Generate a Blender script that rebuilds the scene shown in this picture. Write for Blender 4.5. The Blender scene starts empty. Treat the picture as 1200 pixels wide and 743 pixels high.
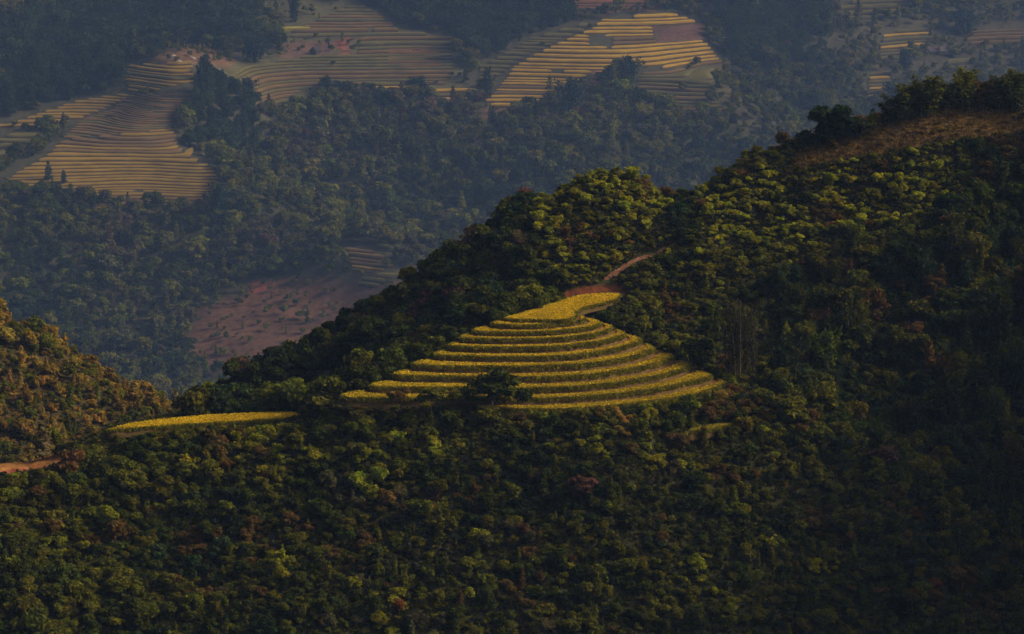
import bpy, bmesh, math, random
import numpy as np
from mathutils import Vector, Matrix

RNG = np.random.default_rng(11)
random.seed(5)
SC = bpy.context.scene
COL = SC.collection
R = math.radians

# ------------------------------------------------------------------ camera geometry
PITCH = R(11.0)
F = 3500.0
CF = np.array([0, math.cos(PITCH), -math.sin(PITCH)])
CU = np.array([0, math.sin(PITCH), math.cos(PITCH)])


def ray(px, py):
    px = np.asarray(px, float); py = np.asarray(py, float)
    d = CF[None, :] + ((371.5 - py.reshape(-1, 1)) / F) * CU[None, :]
    d = np.broadcast_to(d, (max(px.size, py.size), 3)).copy()
    d[:, 0] = (px.reshape(-1) - 600.0) / F
    return d


def at_y(px, py, Y):
    d = ray(px, py)
    return d * (np.asarray(Y, float).reshape(-1, 1) / d[:, 1:2])


def at_z(px, py, Z):
    d = ray(px, py)
    return d * (np.asarray(Z, float).reshape(-1, 1) / d[:, 2:3])


def project(P):
    P = np.atleast_2d(P)
    zc = P @ CF
    return np.stack([600 + F * P[:, 0] / zc, 371.5 - F * (P @ CU) / zc], 1)


def inside(poly, p):
    poly = np.asarray(poly, float); p = np.atleast_2d(p)
    x, y = p[:, 0], p[:, 1]
    c = np.zeros(len(p), bool)
    n = len(poly)
    j = n - 1
    for i in range(n):
        xi, yi = poly[i]; xj, yj = poly[j]
        cond = ((yi > y) != (yj > y))
        with np.errstate(divide='ignore', invalid='ignore'):
            c ^= cond & (x < (xj - xi) * (y - yi) / (yj - yi + 1e-12) + xi)
        j = i
    return c


def vnoise(x, y, seed=0):
    """smooth 2D value noise in about -1..1"""
    x = np.asarray(x, float); y = np.asarray(y, float)
    xi = np.floor(x).astype(np.int64); yi = np.floor(y).astype(np.int64)
    fx = x - xi; fy = y - yi
    fx = fx * fx * (3 - 2 * fx); fy = fy * fy * (3 - 2 * fy)

    def h(a, b):
        n = (a * 374761393 + b * 668265263 + seed * 1274126177) & 0xFFFFFFFF
        n = ((n ^ (n >> 13)) * 1274126177) & 0xFFFFFFFF
        n = n ^ (n >> 16)
        return (n & 0xFFFF) / 32767.5 - 1
    return ((h(xi, yi) * (1 - fx) + h(xi + 1, yi) * fx) * (1 - fy)
            + (h(xi, yi + 1) * (1 - fx) + h(xi + 1, yi + 1) * fx) * fy)


def fbm(x, y, seed=0, o=3):
    s = 0; a = 1; t = 0
    for k in range(o):
        s = s + a * vnoise(x * 2 ** k, y * 2 ** k, seed + k * 17); t += a; a *= .5
    return s / t


class Height:
    """thin plate spline through control points, sampled on a regular grid"""

    def __init__(self, pts, x0, x1, y0, y1, step, smooth=1e-3, noise=None):
        P = np.asarray(pts, float)
        s = 100.0
        A = P[:, :2] / s
        n = len(A)
        K = self.kern(A, A) + np.eye(n) * smooth
        M = np.zeros((n + 3, n + 3)); M[:n, :n] = K
        Q = np.c_[np.ones(n), A]; M[:n, n:] = Q; M[n:, :n] = Q.T
        w = np.linalg.solve(M, np.r_[P[:, 2], 0, 0, 0])
        self.xs = np.arange(x0, x1 + step, step); self.ys = np.arange(y0, y1 + step, step)
        X, Y = np.meshgrid(self.xs, self.ys)
        B = np.c_[X.ravel(), Y.ravel()] / s
        Z = np.empty(len(B))
        for i in range(0, len(B), 20000):
            b = B[i:i + 20000]
            Z[i:i + 20000] = self.kern(b, A) @ w[:n] + np.c_[np.ones(len(b)), b] @ w[n:]
        self.X, self.Y, self.Z = X, Y, Z.reshape(X.shape)
        if noise is not None:
            self.Z = self.Z + noise(X, Y)
        self.step = step

    @staticmethod
    def kern(a, b):
        d2 = ((a[:, None, :] - b[None, :, :]) ** 2).sum(2)
        return np.where(d2 > 1e-12, .5 * d2 * np.log(np.maximum(d2, 1e-12)), 0)

    def z(self, x, y):
        x = np.asarray(x, float); y = np.asarray(y, float)
        u = np.clip((x - self.xs[0]) / self.step, 0, len(self.xs) - 1.001)
        v = np.clip((y - self.ys[0]) / self.step, 0, len(self.ys) - 1.001)
        i = u.astype(int); j = v.astype(int); a = u - i; b = v - j
        Z = self.Z
        return (Z[j, i] * (1 - a) + Z[j, i + 1] * a) * (1 - b) + (Z[j + 1, i] * (1 - a) + Z[j + 1, i + 1] * a) * b

    def hit(self, px, py):
        """first crossing of the pixel's ray with this ground"""
        d = ray(px, py)[0]
        Y = np.arange(self.ys[0], self.ys[-1], self.step * .5)
        P = d[None, :] * (Y / d[1])[:, None]
        below = P[:, 2] <= self.z(P[:, 0], P[:, 1])
        k = int(np.argmax(below)) if below.any() else len(Y) - 1
        p = P[k]
        return np.array([p[0], p[1], float(self.z(p[0], p[1]))])


# ------------------------------------------------------------------ mesh helpers
def new_mesh(name, verts, faces, mats=(), mat_idx=None, smooth=False):
    me = bpy.data.meshes.new(name)
    verts = np.asarray(verts, np.float32)
    if isinstance(faces, np.ndarray):
        k = faces.shape[1]
        me.vertices.add(len(verts)); me.vertices.foreach_set('co', verts.ravel())
        me.loops.add(faces.size); me.loops.foreach_set('vertex_index', faces.astype(np.int32).ravel())
        me.polygons.add(len(faces))
        me.polygons.foreach_set('loop_start', np.arange(0, faces.size, k, dtype=np.int32))
        me.update(calc_edges=True)
    else:
        me.from_pydata([tuple(v) for v in verts], [], faces); me.update()
    for m in mats:
        me.materials.append(m)
    if mat_idx is not None:
        me.polygons.foreach_set('material_index', np.asarray(mat_idx, np.int32))
    if smooth:
        me.polygons.foreach_set('use_smooth', np.ones(len(me.polygons), bool))
    me.validate()
    return me


def face_attr(me, name, vals):
    a = me.attributes.new(name, 'FLOAT', 'FACE')
    a.data.foreach_set('value', np.asarray(vals, np.float32))


def point_attr(me, name, vals):
    a = me.attributes.new(name, 'FLOAT', 'POINT')
    a.data.foreach_set('value', np.asarray(vals, np.float32))


def point_col(me, name, vals):
    a = me.attributes.new(name, 'FLOAT_COLOR', 'POINT')
    v = np.c_[vals, np.ones(len(vals))].astype(np.float32)
    a.data.foreach_set('color', v.ravel())


def link(name, data, parent=None):
    o = bpy.data.objects.new(name, data)
    COL.objects.link(o)
    if parent is not None:
        o.parent = parent
    return o


def tag(o, label=None, cat=None, group=None, kind=None):
    if label: o['label'] = label
    if cat: o['category'] = cat
    if group: o['group'] = group
    if kind: o['kind'] = kind
    return o


def tube(path, radii, sides=6):
    """verts, faces of one tapered tube along a path"""
    path = np.asarray(path, float); n = len(path)
    V = []; Fc = []
    for i in range(n):
        t = path[min(i + 1, n - 1)] - path[max(i - 1, 0)]
        t = t / (np.linalg.norm(t) + 1e-9)
        a = np.cross(t, [0.31, 0.95, 0.02]); a /= np.linalg.norm(a) + 1e-9
        b = np.cross(t, a)
        for k in range(sides):
            th = 2 * math.pi * k / sides
            V.append(path[i] + radii[i] * (math.cos(th) * a + math.sin(th) * b))
    for i in range(n - 1):
        for k in range(sides):
            k2 = (k + 1) % sides
            Fc.append((i * sides + k, i * sides + k2, (i + 1) * sides + k2, (i + 1) * sides + k))
    return np.array(V), Fc


def join_tubes(list_):
    V = []; Fc = []; o = 0
    for v, f in list_:
        V.append(v); Fc += [tuple(i + o for i in q) for q in f]; o += len(v)
    return np.concatenate(V), Fc


# ------------------------------------------------------------------ materials
def mat(name):
    m = bpy.data.materials.new(name); m.use_nodes = True
    nt = m.node_tree; nt.nodes.clear()
    out = nt.nodes.new('ShaderNodeOutputMaterial')
    return m, nt, out


def N(nt, t, **kw):
    n = nt.nodes.new(t)
    for k, v in kw.items():
        setattr(n, k, v)
    return n


def leaf_material(name, transl=.3):
    m, nt, out = mat(name)
    L = nt.links.new
    at = N(nt, 'ShaderNodeAttribute', attribute_type='INSTANCER', attribute_name='tint')
    va = N(nt, 'ShaderNodeAttribute', attribute_type='GEOMETRY', attribute_name='var')
    hs = N(nt, 'ShaderNodeHueSaturation')
    ma = N(nt, 'ShaderNodeMath', operation='MULTIPLY_ADD'); ma.inputs[1].default_value = .9; ma.inputs[2].default_value = .55
    L(va.outputs['Fac'], ma.inputs[0]); L(ma.outputs[0], hs.inputs['Value'])
    mh = N(nt, 'ShaderNodeMath', operation='MULTIPLY_ADD'); mh.inputs[1].default_value = -.05; mh.inputs[2].default_value = .525
    L(va.outputs['Fac'], mh.inputs[0]); L(mh.outputs[0], hs.inputs['Hue'])
    L(at.outputs['Color'], hs.inputs['Color'])
    d = N(nt, 'ShaderNodeBsdfDiffuse'); t = N(nt, 'ShaderNodeBsdfTranslucent'); mx = N(nt, 'ShaderNodeMixShader')
    mx.inputs[0].default_value = transl
    L(hs.outputs[0], d.inputs[0]); L(hs.outputs[0], t.inputs[0])
    L(d.outputs[0], mx.inputs[1]); L(t.outputs[0], mx.inputs[2]); L(mx.outputs[0], out.inputs[0])
    return m


def two_tone(name, c1, c2, scale, transl=0, attr=None, detail=6, rough=.95, bump=0):
    """noise mix of two colours in object space; optional face attribute lightens single blades"""
    m, nt, out = mat(name)
    L = nt.links.new
    g = N(nt, 'ShaderNodeNewGeometry')
    no = N(nt, 'ShaderNodeTexNoise'); no.inputs['Scale'].default_value = scale; no.inputs['Detail'].default_value = detail
    L(g.outputs['Position'], no.inputs['Vector'])
    cr = N(nt, 'ShaderNodeValToRGB'); cr.color_ramp.elements[0].position = .35; cr.color_ramp.elements[1].position = .65
    cr.color_ramp.elements[0].color = (*c1, 1); cr.color_ramp.elements[1].color = (*c2, 1)
    L(no.outputs['Fac'], cr.inputs[0])
    col = cr.outputs[0]
    if attr:
        va = N(nt, 'ShaderNodeAttribute', attribute_type='GEOMETRY', attribute_name=attr)
        ma = N(nt, 'ShaderNodeMath', operation='MULTIPLY_ADD'); ma.inputs[1].default_value = .7; ma.inputs[2].default_value = .65
        hs = N(nt, 'ShaderNodeHueSaturation')
        L(va.outputs['Fac'], ma.inputs[0]); L(ma.outputs[0], hs.inputs['Value']); L(col, hs.inputs['Color'])
        col = hs.outputs[0]
    d = N(nt, 'ShaderNodeBsdfDiffuse'); d.inputs['Roughness'].default_value = rough
    L(col, d.inputs[0])
    if bump:
        b = N(nt, 'ShaderNodeBump'); b.inputs['Distance'].default_value = bump
        L(no.outputs['Fac'], b.inputs['Height']); L(b.outputs[0], d.inputs['Normal'])
    if transl:
        t = N(nt, 'ShaderNodeBsdfTranslucent'); mx = N(nt, 'ShaderNodeMixShader'); mx.inputs[0].default_value = transl
        L(col, t.inputs[0]); L(d.outputs[0], mx.inputs[1]); L(t.outputs[0], mx.inputs[2]); L(mx.outputs[0], out.inputs[0])
    else:
        L(d.outputs[0], out.inputs[0])
    return m


def ground_material(name, scale):
    m, nt, out = mat(name)
    L = nt.links.new
    at = N(nt, 'ShaderNodeAttribute', attribute_type='GEOMETRY', attribute_name='soil')
    g = N(nt, 'ShaderNodeNewGeometry')
    no = N(nt, 'ShaderNodeTexNoise'); no.inputs['Scale'].default_value = scale; no.inputs['Detail'].default_value = 8
    L(g.outputs['Position'], no.inputs['Vector'])
    ma = N(nt, 'ShaderNodeMath', operation='MULTIPLY_ADD'); ma.inputs[1].default_value = 1.6; ma.inputs[2].default_value = .2
    L(no.outputs['Fac'], ma.inputs[0])
    hs = N(nt, 'ShaderNodeHueSaturation'); L(ma.outputs[0], hs.inputs['Value']); L(at.outputs['Color'], hs.inputs['Color'])
    d = N(nt, 'ShaderNodeBsdfDiffuse'); L(hs.outputs[0], d.inputs[0])
    b = N(nt, 'ShaderNodeBump'); b.inputs['Distance'].default_value = .6; L(no.outputs['Fac'], b.inputs['Height']); L(b.outputs[0], d.inputs['Normal'])
    L(d.outputs[0], out.inputs[0])
    return m


LEAF = leaf_material('leaf')
BARK = two_tone('bark', (.05, .035, .025), (.13, .10, .075), 3.0)
CULM = two_tone('bamboo_culm', (.16, .13, .07), (.26, .21, .12), 1.2)
RICE = two_tone('ripe_rice', (.60, .42, .014), (.76, .54, .02), .12, .25, 'var')
RICE_GREEN = two_tone('rice_stems', (.20, .19, .018), (.32, .28, .022), .35, .25, 'var')
BANKGRASS = two_tone('bank_grass', (.15, .15, .014), (.30, .26, .02), .5, .25, 'var')
TREAD = two_tone('paddy_soil', (.18, .08, .032), (.30, .135, .045), .4, bump=.1)

# ------------------------------------------------------------------ plants (unit meshes, metres, origin at the foot)
def leaf_quads(C, Nrm, size, rng, aspect=1.6, droop=.25):
    """bent leaf sprays: one quad each, tip folded down"""
    n = len(C)
    r = rng.normal(size=(n, 3))
    t = np.cross(Nrm, r); t /= np.linalg.norm(t, axis=1, keepdims=True) + 1e-9
    b = np.cross(Nrm, t)
    s = size[:, None]
    j = lambda: 1 + rng.uniform(-.35, .35, (n, 1))
    v0 = C - t * s * .5 * aspect * j(); v2 = C + t * s * .5 * aspect * j() - Nrm * s * droop
    v1 = C + b * s * .5 * j(); v3 = C - b * s * .5 * j()
    V = np.stack([v0, v1, v2, v3], 1).reshape(-1, 3)
    Fc = np.arange(4 * n).reshape(n, 4)
    return V, Fc


def crown_mesh(name, lobes, n, rng, size=(.28, .5), shell=.55, up=.5, flat=1.0):
    L_ = np.asarray(lobes, float)   # cx cy cz rx ry rz
    vol = (L_[:, 3] * L_[:, 4] * L_[:, 5]) ** .7
    k = rng.choice(len(L_), n, p=vol / vol.sum())
    d = rng.normal(size=(n, 3)); d /= np.linalg.norm(d, axis=1, keepdims=True)
    d[:, 2] = np.where(d[:, 2] < -.35, -d[:, 2], d[:, 2])
    rr = shell + (1 - shell) * rng.random(n) ** .7
    rr *= 1 + .22 * np.sin(7 * d[:, 0] + k) * np.cos(6 * d[:, 1] - k) + .18 * rng.normal(size=n) * (rng.random(n) < .35)
    C = L_[k, :3] + d * L_[k, 3:6] * rr[:, None]
    C[:, 2] = np.maximum(C[:, 2], .12)
    Nn = d * (1 - up) + np.array([0, 0, up]) + rng.normal(size=(n, 3)) * .45
    Nn[:, 2] *= flat
    Nn /= np.linalg.norm(Nn, axis=1, keepdims=True) + 1e-9
    V, Fc = leaf_quads(C, Nn, rng.uniform(*size, n), rng)
    me = new_mesh(name, V, Fc, [LEAF])
    lobe_v = rng.uniform(-.25, .25, len(L_))
    face_attr(me, 'var', np.clip(rng.uniform(.1, .9, n) + lobe_v[k], 0, 1.2))
    return me


def broad_lobes(rng, h=5.0, w=2.3, nl=14):
    out = []
    for i in range(nl):
        a = rng.uniform(0, 2 * math.pi); r = w * .62 * math.sqrt(rng.random())
        z = h * (.42 + .45 * rng.random()) - .25 * r
        s = w * rng.uniform(.18, .5)
        out.append((r * math.cos(a), r * math.sin(a), z, s, s, s * rng.uniform(.6, .95)))
    return out


def trunk_mesh(name, rng, h, r, limbs=5):
    T = []
    lean = rng.normal(0, .05, 2)
    path = [(lean[0] * z + .06 * math.sin(z * 2), lean[1] * z, z) for z in np.linspace(-1.2, h * .75, 7)]
    T.append(tube(path, np.linspace(r, r * .3, 7)))
    for i in range(limbs):
        z0 = h * rng.uniform(.28, .6); a = rng.uniform(0, 6.28); l = h * rng.uniform(.22, .36)
        p = [(lean[0] * z0 + math.cos(a) * l * t, lean[1] * z0 + math.sin(a) * l * t, z0 + l * .9 * t ** 1.2) for t in (0, .35, .7, 1)]
        T.append(tube(p, np.linspace(r * .45, r * .1, 4), 5))
    V, Fc = join_tubes(T)
    return new_mesh(name, V, Fc, [BARK], smooth=True)


def bamboo_meshes(rng, h=9.0, nc=16, spread=2.6, nleaf=1700):
    T = []; C = []; Nn = []
    for i in range(nc):
        a = rng.uniform(0, 6.28); b = rng.uniform(.1, 1) * spread; hh = h * rng.uniform(.72, 1.05)
        bx, by = .5 * rng.normal(size=2)
        pts = []
        for t in np.linspace(0, 1, 8):
            q = b * t ** 2.3
            pts.append((bx + math.cos(a) * q, by + math.sin(a) * q, hh * (t - .12 * t ** 4 * b / spread) - .8 * (t == 0)))
        pts = np.array(pts)
        T.append(tube(pts, np.linspace(.07, .02, 8), 5))
        m = nleaf // nc
        t = .06 + .94 * rng.random(m) ** .85
        idx = t * 7; k = np.minimum(idx.astype(int), 6); f = (idx - k)[:, None]
        P = pts[k] * (1 - f) + pts[k + 1] * f
        w = .8 * np.sin(np.clip(t, 0, 1) * 2.6 + .25)[:, None] + .1
        off = rng.normal(size=(m, 3)) * w * np.array([.55, .55, .45])
        C.append(P + off)
        n_ = rng.normal(size=(m, 3)) * .6 + np.array([0, 0, .5]) + off * .7
        Nn.append(n_ / np.linalg.norm(n_, axis=1, keepdims=True))
    V, Fc = join_tubes(T)
    culm = new_mesh('stems', V, Fc, [CULM], smooth=True)
    C = np.concatenate(C); Nn = np.concatenate(Nn)
    V, Fc = leaf_quads(C, Nn, rng.uniform(.22, .4, len(C)), rng, 2.3, .5)
    fol = new_mesh('foliage', V, Fc, [LEAF])
    face_attr(fol, 'var', rng.uniform(.1, .95, len(C)))
    return culm, fol


def slender_lobes(rng, h=6.5, w=1.25):
    out = []
    for z in np.linspace(.16, .9, 9):
        r = w * (1 - z ** 2.2) * .8 * rng.uniform(.75, 1.2) + .2
        a = rng.uniform(0, 6.28)
        for q in range(2):
            out.append((math.cos(a + q * 3.1) * r * .35, math.sin(a + q * 3.1) * r * .35, h * z + rng.uniform(-.2, .2), r * .75, r * .75, .42))
    return out


def shrub_lobes(rng, h=2.2, w=1.8, nl=8):
    out = []
    for i in range(nl):
        a = rng.uniform(0, 6.28); r = w * .65 * math.sqrt(rng.random()); s = w * rng.uniform(.28, .48)
        out.append((r * math.cos(a), r * math.sin(a), h * rng.uniform(.25, .75), s, s, s * rng.uniform(.5, .8)))
    return out


rg = np.random.default_rng(3)
BROAD = [(crown_mesh('crown', broad_lobes(rg, rg.uniform(4.6, 5.6), rg.uniform(2.0, 2.6)), 1300, rg), trunk_mesh('trunk', rg, 4.6, .2)) for _ in range(6)]
BROAD += [(crown_mesh('crown', broad_lobes(rg, 4.4, 2.3, 9) + shrub_lobes(rg, 3.0, 2.5, 9), 2000, rg), trunk_mesh('trunk', rg, 4.2, .2)) for _ in range(2)]
SLENDER = [(crown_mesh('crown', slender_lobes(rg), 900, rg, (.22, .4), .4, .35), trunk_mesh('trunk', rg, 6.5, .13, 2)) for _ in range(3)]
SHRUB = [(crown_mesh('foliage', shrub_lobes(rg), 620, rg, (.22, .42), .5, .6), trunk_mesh('stem', rg, 1.6, .07, 6)) for _ in range(4)]
FERN = [(crown_mesh('foliage', shrub_lobes(rg, 1.5, 2.1, 9), 620, rg, (.25, .5), .5, .85), trunk_mesh('stem', rg, 1.2, .06, 6)) for _ in range(2)]
BAMBOO = [bamboo_meshes(rg)[::-1] for _ in range(3)]
SPECIES = {'broadleaf_tree': BROAD, 'slender_tree': SLENDER, 'shrub': SHRUB + FERN, 'bamboo_clump': BAMBOO}
PARTS = {'broadleaf_tree': ('crown', 'trunk'), 'slender_tree': ('crown', 'trunk'), 'shrub': ('foliage', 'stem'), 'bamboo_clump': ('foliage', 'stems')}
CAT = {'broadleaf_tree': 'tree', 'slender_tree': 'tree', 'shrub': 'shrub', 'bamboo_clump': 'bamboo'}
SRC = {}


def plant(kind, variant, p, s, rz, tint, label, group=None, sz=None, cat=None):
    """one plant: an Empty at its foot, crown and trunk below it; the first of each variant is built, the rest copy it"""
    root = bpy.data.objects.new(kind, None); COL.objects.link(root)
    root.empty_display_size = .5
    root.location = p; root.rotation_euler = (0, 0, rz); root.scale = (s, s, sz or s)
    key = (kind, variant)
    src = SRC.get(key)
    if src is None:
        me = SPECIES[kind][variant]
        src = [bpy.data.objects.new(PARTS[kind][0], me[0]), bpy.data.objects.new(PARTS[kind][1], me[1])]
        SRC[key] = src
        kids = src
    else:
        kids = [o.copy() for o in src]
    for o in kids:
        COL.objects.link(o); o.parent = root
    kids[0]['tint'] = [float(c) for c in tint]
    tag(root, label, cat or CAT[kind], group)
    return root


def stuff_instances(name, P, scale, rot, tint, idx, meshes, label):
    """the many that nobody counts: one object of points, each carrying a copy of one of the meshes"""
    me = bpy.data.meshes.new(name)
    P = np.asarray(P, np.float32)
    me.vertices.add(len(P)); me.vertices.foreach_set('co', P.ravel())
    point_attr(me, 'psc', scale); point_attr(me, 'prot', rot); point_col(me, 'tint', tint)
    a = me.attributes.new('pidx', 'INT', 'POINT'); a.data.foreach_set('value', np.asarray(idx, np.int32))
    ob = link(name, me)
    tag(ob, label, None, None, 'stuff')
    ng = bpy.data.node_groups.new(name + '_scatter', 'GeometryNodeTree')
    ng.interface.new_socket('Geometry', in_out='INPUT', socket_type='NodeSocketGeometry')
    ng.interface.new_socket('Geometry', in_out='OUTPUT', socket_type='NodeSocketGeometry')
    gi = ng.nodes.new('NodeGroupInput'); go = ng.nodes.new('NodeGroupOutput')
    jn = ng.nodes.new('GeometryNodeJoinGeometry')
    L = ng.links.new
    m2p = ng.nodes.new('GeometryNodeMeshToPoints'); L(gi.outputs[0], m2p.inputs[0])

    def named(nm, dt):
        n = ng.nodes.new('GeometryNodeInputNamedAttribute'); n.data_type = dt; n.inputs[0].default_value = nm
        return n.outputs[0]
    sc = named('psc', 'FLOAT'); ro = named('prot', 'FLOAT'); ix = named('pidx', 'INT')
    cx = ng.nodes.new('ShaderNodeCombineXYZ'); L(ro, cx.inputs[2])
    for i, src in enumerate(meshes):
        oi = ng.nodes.new('GeometryNodeObjectInfo'); oi.inputs[0].default_value = src
        cp = ng.nodes.new('FunctionNodeCompare'); cp.data_type = 'INT'; cp.operation = 'EQUAL'
        L(ix, cp.inputs[2]); cp.inputs[3].default_value = i
        ip = ng.nodes.new('GeometryNodeInstanceOnPoints')
        L(m2p.outputs[0], ip.inputs[0]); L(cp.outputs[0], ip.inputs[1]); L(oi.outputs['Geometry'], ip.inputs[2])
        L(cx.outputs[0], ip.inputs['Rotation']); L(sc, ip.inputs['Scale'])
        L(ip.outputs[0], jn.inputs[0])
    L(jn.outputs[0], go.inputs[0])
    md = ob.modifiers.new('scatter', 'NODES'); md.node_group = ng
    return ob


def outward(c, closed):
    if closed:
        t = np.roll(c, -1, 0) - np.roll(c, 1, 0)
    else:
        t = np.gradient(c, axis=0)
    t /= np.linalg.norm(t, axis=1, keepdims=True) + 1e-9
    return np.stack([t[:, 1], -t[:, 0]], 1)


# ------------------------------------------------------------------ rice terraces on the spur: lips traced in level planes
LIPS = [
    None,
    [(576, 380), (590, 381.6), (620, 382), (646, 380.5), (670, 378), (684, 375)],
    [(554, 389), (575, 390), (620, 390), (652, 388.5), (676, 386), (694, 383), (702, 380.5)],
    [(539, 396.4), (560, 397.6), (597, 398.2), (620, 398), (663, 396), (691, 393), (707, 389), (716, 385.5)],
    [(526, 406), (545, 407), (575, 407.6), (640, 407.2), (674, 404.8), (707, 400.4), (722, 396), (730, 392.5)],
    [(509, 416.5), (532, 417.8), (590, 419), (640, 418.6), (685, 415.6), (722, 409), (737, 404.8), (749, 399.8)],
    [(484, 428), (510, 429.3), (549, 430), (620, 430.3), (685, 427.5), (728, 421), (750, 415.6), (764, 409.4)],
    [(461, 440), (480, 441), (527, 441.8), (600, 443), (648, 442.2), (707, 438), (750, 430.8), (772, 425), (787, 418.5)],
    [(433, 453.6), (450, 454.4), (490, 454.6), (560, 455.5), (633, 455.4), (685, 453), (728, 448), (772, 440.5), (793, 435), (808, 429)],
    [(399, 465.4), (415, 466.6), (470, 467), (540, 467.5), (620, 468.2), (674, 466), (717, 462.4), (743, 459.6), (772, 455.7), (806, 448), (832, 442)],
    [(560, 479), (633, 480), (674, 479.5), (713, 477), (750, 472.6), (793, 467), (822, 460.5), (852, 450.4)],
]
TOP_POLY = [(592, 373.6), (606, 375.2), (640, 375.8), (664, 375.6), (674, 372), (672, 367.5), (685, 360.5), (706, 356), (722, 351.6), (727, 344.8), (707, 345), (679, 347), (668, 350.5), (655, 355), (635, 361), (612, 368)]
LIP_Y = []          # depth of each lip's front
pys = [375.4]
for l in LIPS[1:]:
    xs = np.array([p[0] for p in l]); pys.append(float(np.interp(640, xs, [p[1] for p in l])))
Yk = [700.0]
for k in range(1, len(pys)):
    s = (pys[k] - pys[k - 1]) * .2
    Yk.append(Yk[-1] - 1.95 * s)
Zk = [float(at_y(640, pys[k], Yk[k])[0, 2]) for k in range(len(pys))]


def smooth_curve(p, step=.7):
    p = np.asarray(p, float)
    d = np.r_[0, np.cumsum(np.linalg.norm(np.diff(p, axis=0), axis=1))]
    n = max(int(d[-1] / step), 8)
    t = np.linspace(0, d[-1], n)
    q = np.stack([np.interp(t, d, p[:, i]) for i in range(p.shape[1])], 1)
    for _ in range(5):
        q[1:-1] = .25 * q[:-2] + .5 * q[1:-1] + .25 * q[2:]
    return q


lip_xy = []; slab_poly = []
for k in range(len(pys)):
    if k == 0:
        w = at_z([p[0] for p in TOP_POLY], [p[1] for p in TOP_POLY], Zk[0])[:, :2]
        ring = smooth_curve(np.r_[w, w[:1]], .7)[:-1]
        lip_xy.append(ring); slab_poly.append(ring)
        continue
    l = list(LIPS[k])
    xl, yl = l[0]; xr, yr = l[-1]
    pre = [(xl + 26, yl - 6.0), (xl + 14, yl - 5.2), (xl + 4, yl - 3.2)] if k < 10 else [(xl + 10, yl - 6), (xl + 2, yl - 3)]
    post = [(xr + 1.0, yr - 2.2), (xr - 3, yr - 4), (xr - 12, yr - 6)]
    full = pre + l + post
    w = at_z([p[0] for p in full], [p[1] for p in full], Zk[k])[:, :2]
    c = smooth_curve(w, .7)
    nz = fbm(c[:, 0] * .18, c[:, 1] * .18, 40 + k)
    c[:, 1] += nz * .55
    lip_xy.append(c)
    # close the slab inside the hill
    back = np.array([[c[-1, 0] - 6, c[-1, 1] + 3], [c[-1, 0] * .5 + c[0, 0] * .5 + 3, max(c[0, 1], c[-1, 1]) + 6], [c[0, 0] + 6, c[0, 1] + 2]])
    slab_poly.append(np.r_[c, back])

# ------------------------------------------------------------------ near ground
near = []
def npt(px, py, Y, dz=0):
    p = at_y(px, py, Y)[0]; near.append((p[0], p[1], p[2] + dz)); return p
def nridge(px, py, Y):
    p = npt(px, py, Y)
    near.append((p[0], p[1] + 40, p[2] - 20)); near.append((p[0], p[1] + 95, p[2] - 62))

for k in range(len(pys)):
    c = lip_xy[k]
    h = Zk[k] - (Zk[k + 1] if k + 1 < len(Zk) else Zk[k] - 2.4)
    sel = c[::max(len(c) // 7, 1)]
    for x, y in sel:
        near.append((x, y, Zk[k] - (2.2 if k == 0 else 2.0)))
for a in [(350, 487, 686), (240, 493, 681), (130, 504, 676), (60, 536, 666), (0, 547, 660), (-90, 560, 655)]:
    p = npt(*a); near.append((p[0], p[1] + 25, p[2] - 9)); near.append((p[0] - 5, p[1] + 60, p[2] - 34))
for px, py, Y in [(590, 374, 712), (539, 397, 703), (484, 428, 695), (430, 455, 690)]:
    p = at_y(px, py, Y)[0]; near.append((p[0] - 4, p[1] + 16, p[2] - 5.5))
for a in [(640, 342, 742), (600, 356, 742), (560, 366, 745), (500, 392, 748), (450, 420, 748), (400, 440, 750), (340, 462, 752), (290, 478, 750),
          (560, 325, 764), (500, 352, 766), (440, 390, 766), (380, 422, 766)]:
    npt(*a)
for a in [(235, 478, 772), (300, 460, 774), (340, 440, 776), (385, 412, 778), (440, 375, 780), (500, 336, 782), (550, 306, 783), (600, 270, 784), (640, 243, 785), (680, 215, 787), (715, 207, 788), (750, 211, 788), (785, 246, 787),
          (815, 234, 787), (850, 205, 787), (900, 184, 787), (950, 170, 787), (1000, 152, 787), (1050, 137, 787), (1100, 124, 789), (1150, 119, 792), (1200, 120, 793), (1300, 106, 797), (1450, 75, 803), (1650, 40, 805)]:
    nridge(*a)
for a in [(700, 330, 737), (690, 318, 742), (650, 310, 752), (620, 330, 749), (760, 296, 753), (720, 260, 766), (650, 262, 768), (610, 300, 762), (740, 320, 742), (740, 348, 730), (700, 300, 749),
          (760, 364, 724), (800, 376, 726), (785, 335, 737), (800, 300, 748), (850, 250, 764), (920, 230, 770), (1000, 215, 772), (1100, 190, 774), (1180, 185, 772),
          (795, 405, 709), (830, 428, 700), (868, 448, 690), (880, 405, 715), (900, 350, 733), (1000, 300, 742), (1100, 270, 744), (1190, 260, 742),
          (940, 462, 692), (1040, 515, 680), (1000, 400, 712), (1150, 400, 706), (1190, 500, 682), (1120, 560, 668), (1190, 640, 650), (1200, 743, 628),
          (1320, 300, 728), (1320, 480, 690), (1330, 640, 655), (1600, 130, 700), (1620, 200, 640), (1640, 330, 580), (1800, 60, 690), (1800, 140, 620)]:  # unseen rise beyond the right edge, shaped to cast shade over the slopes
    npt(*a)
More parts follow.
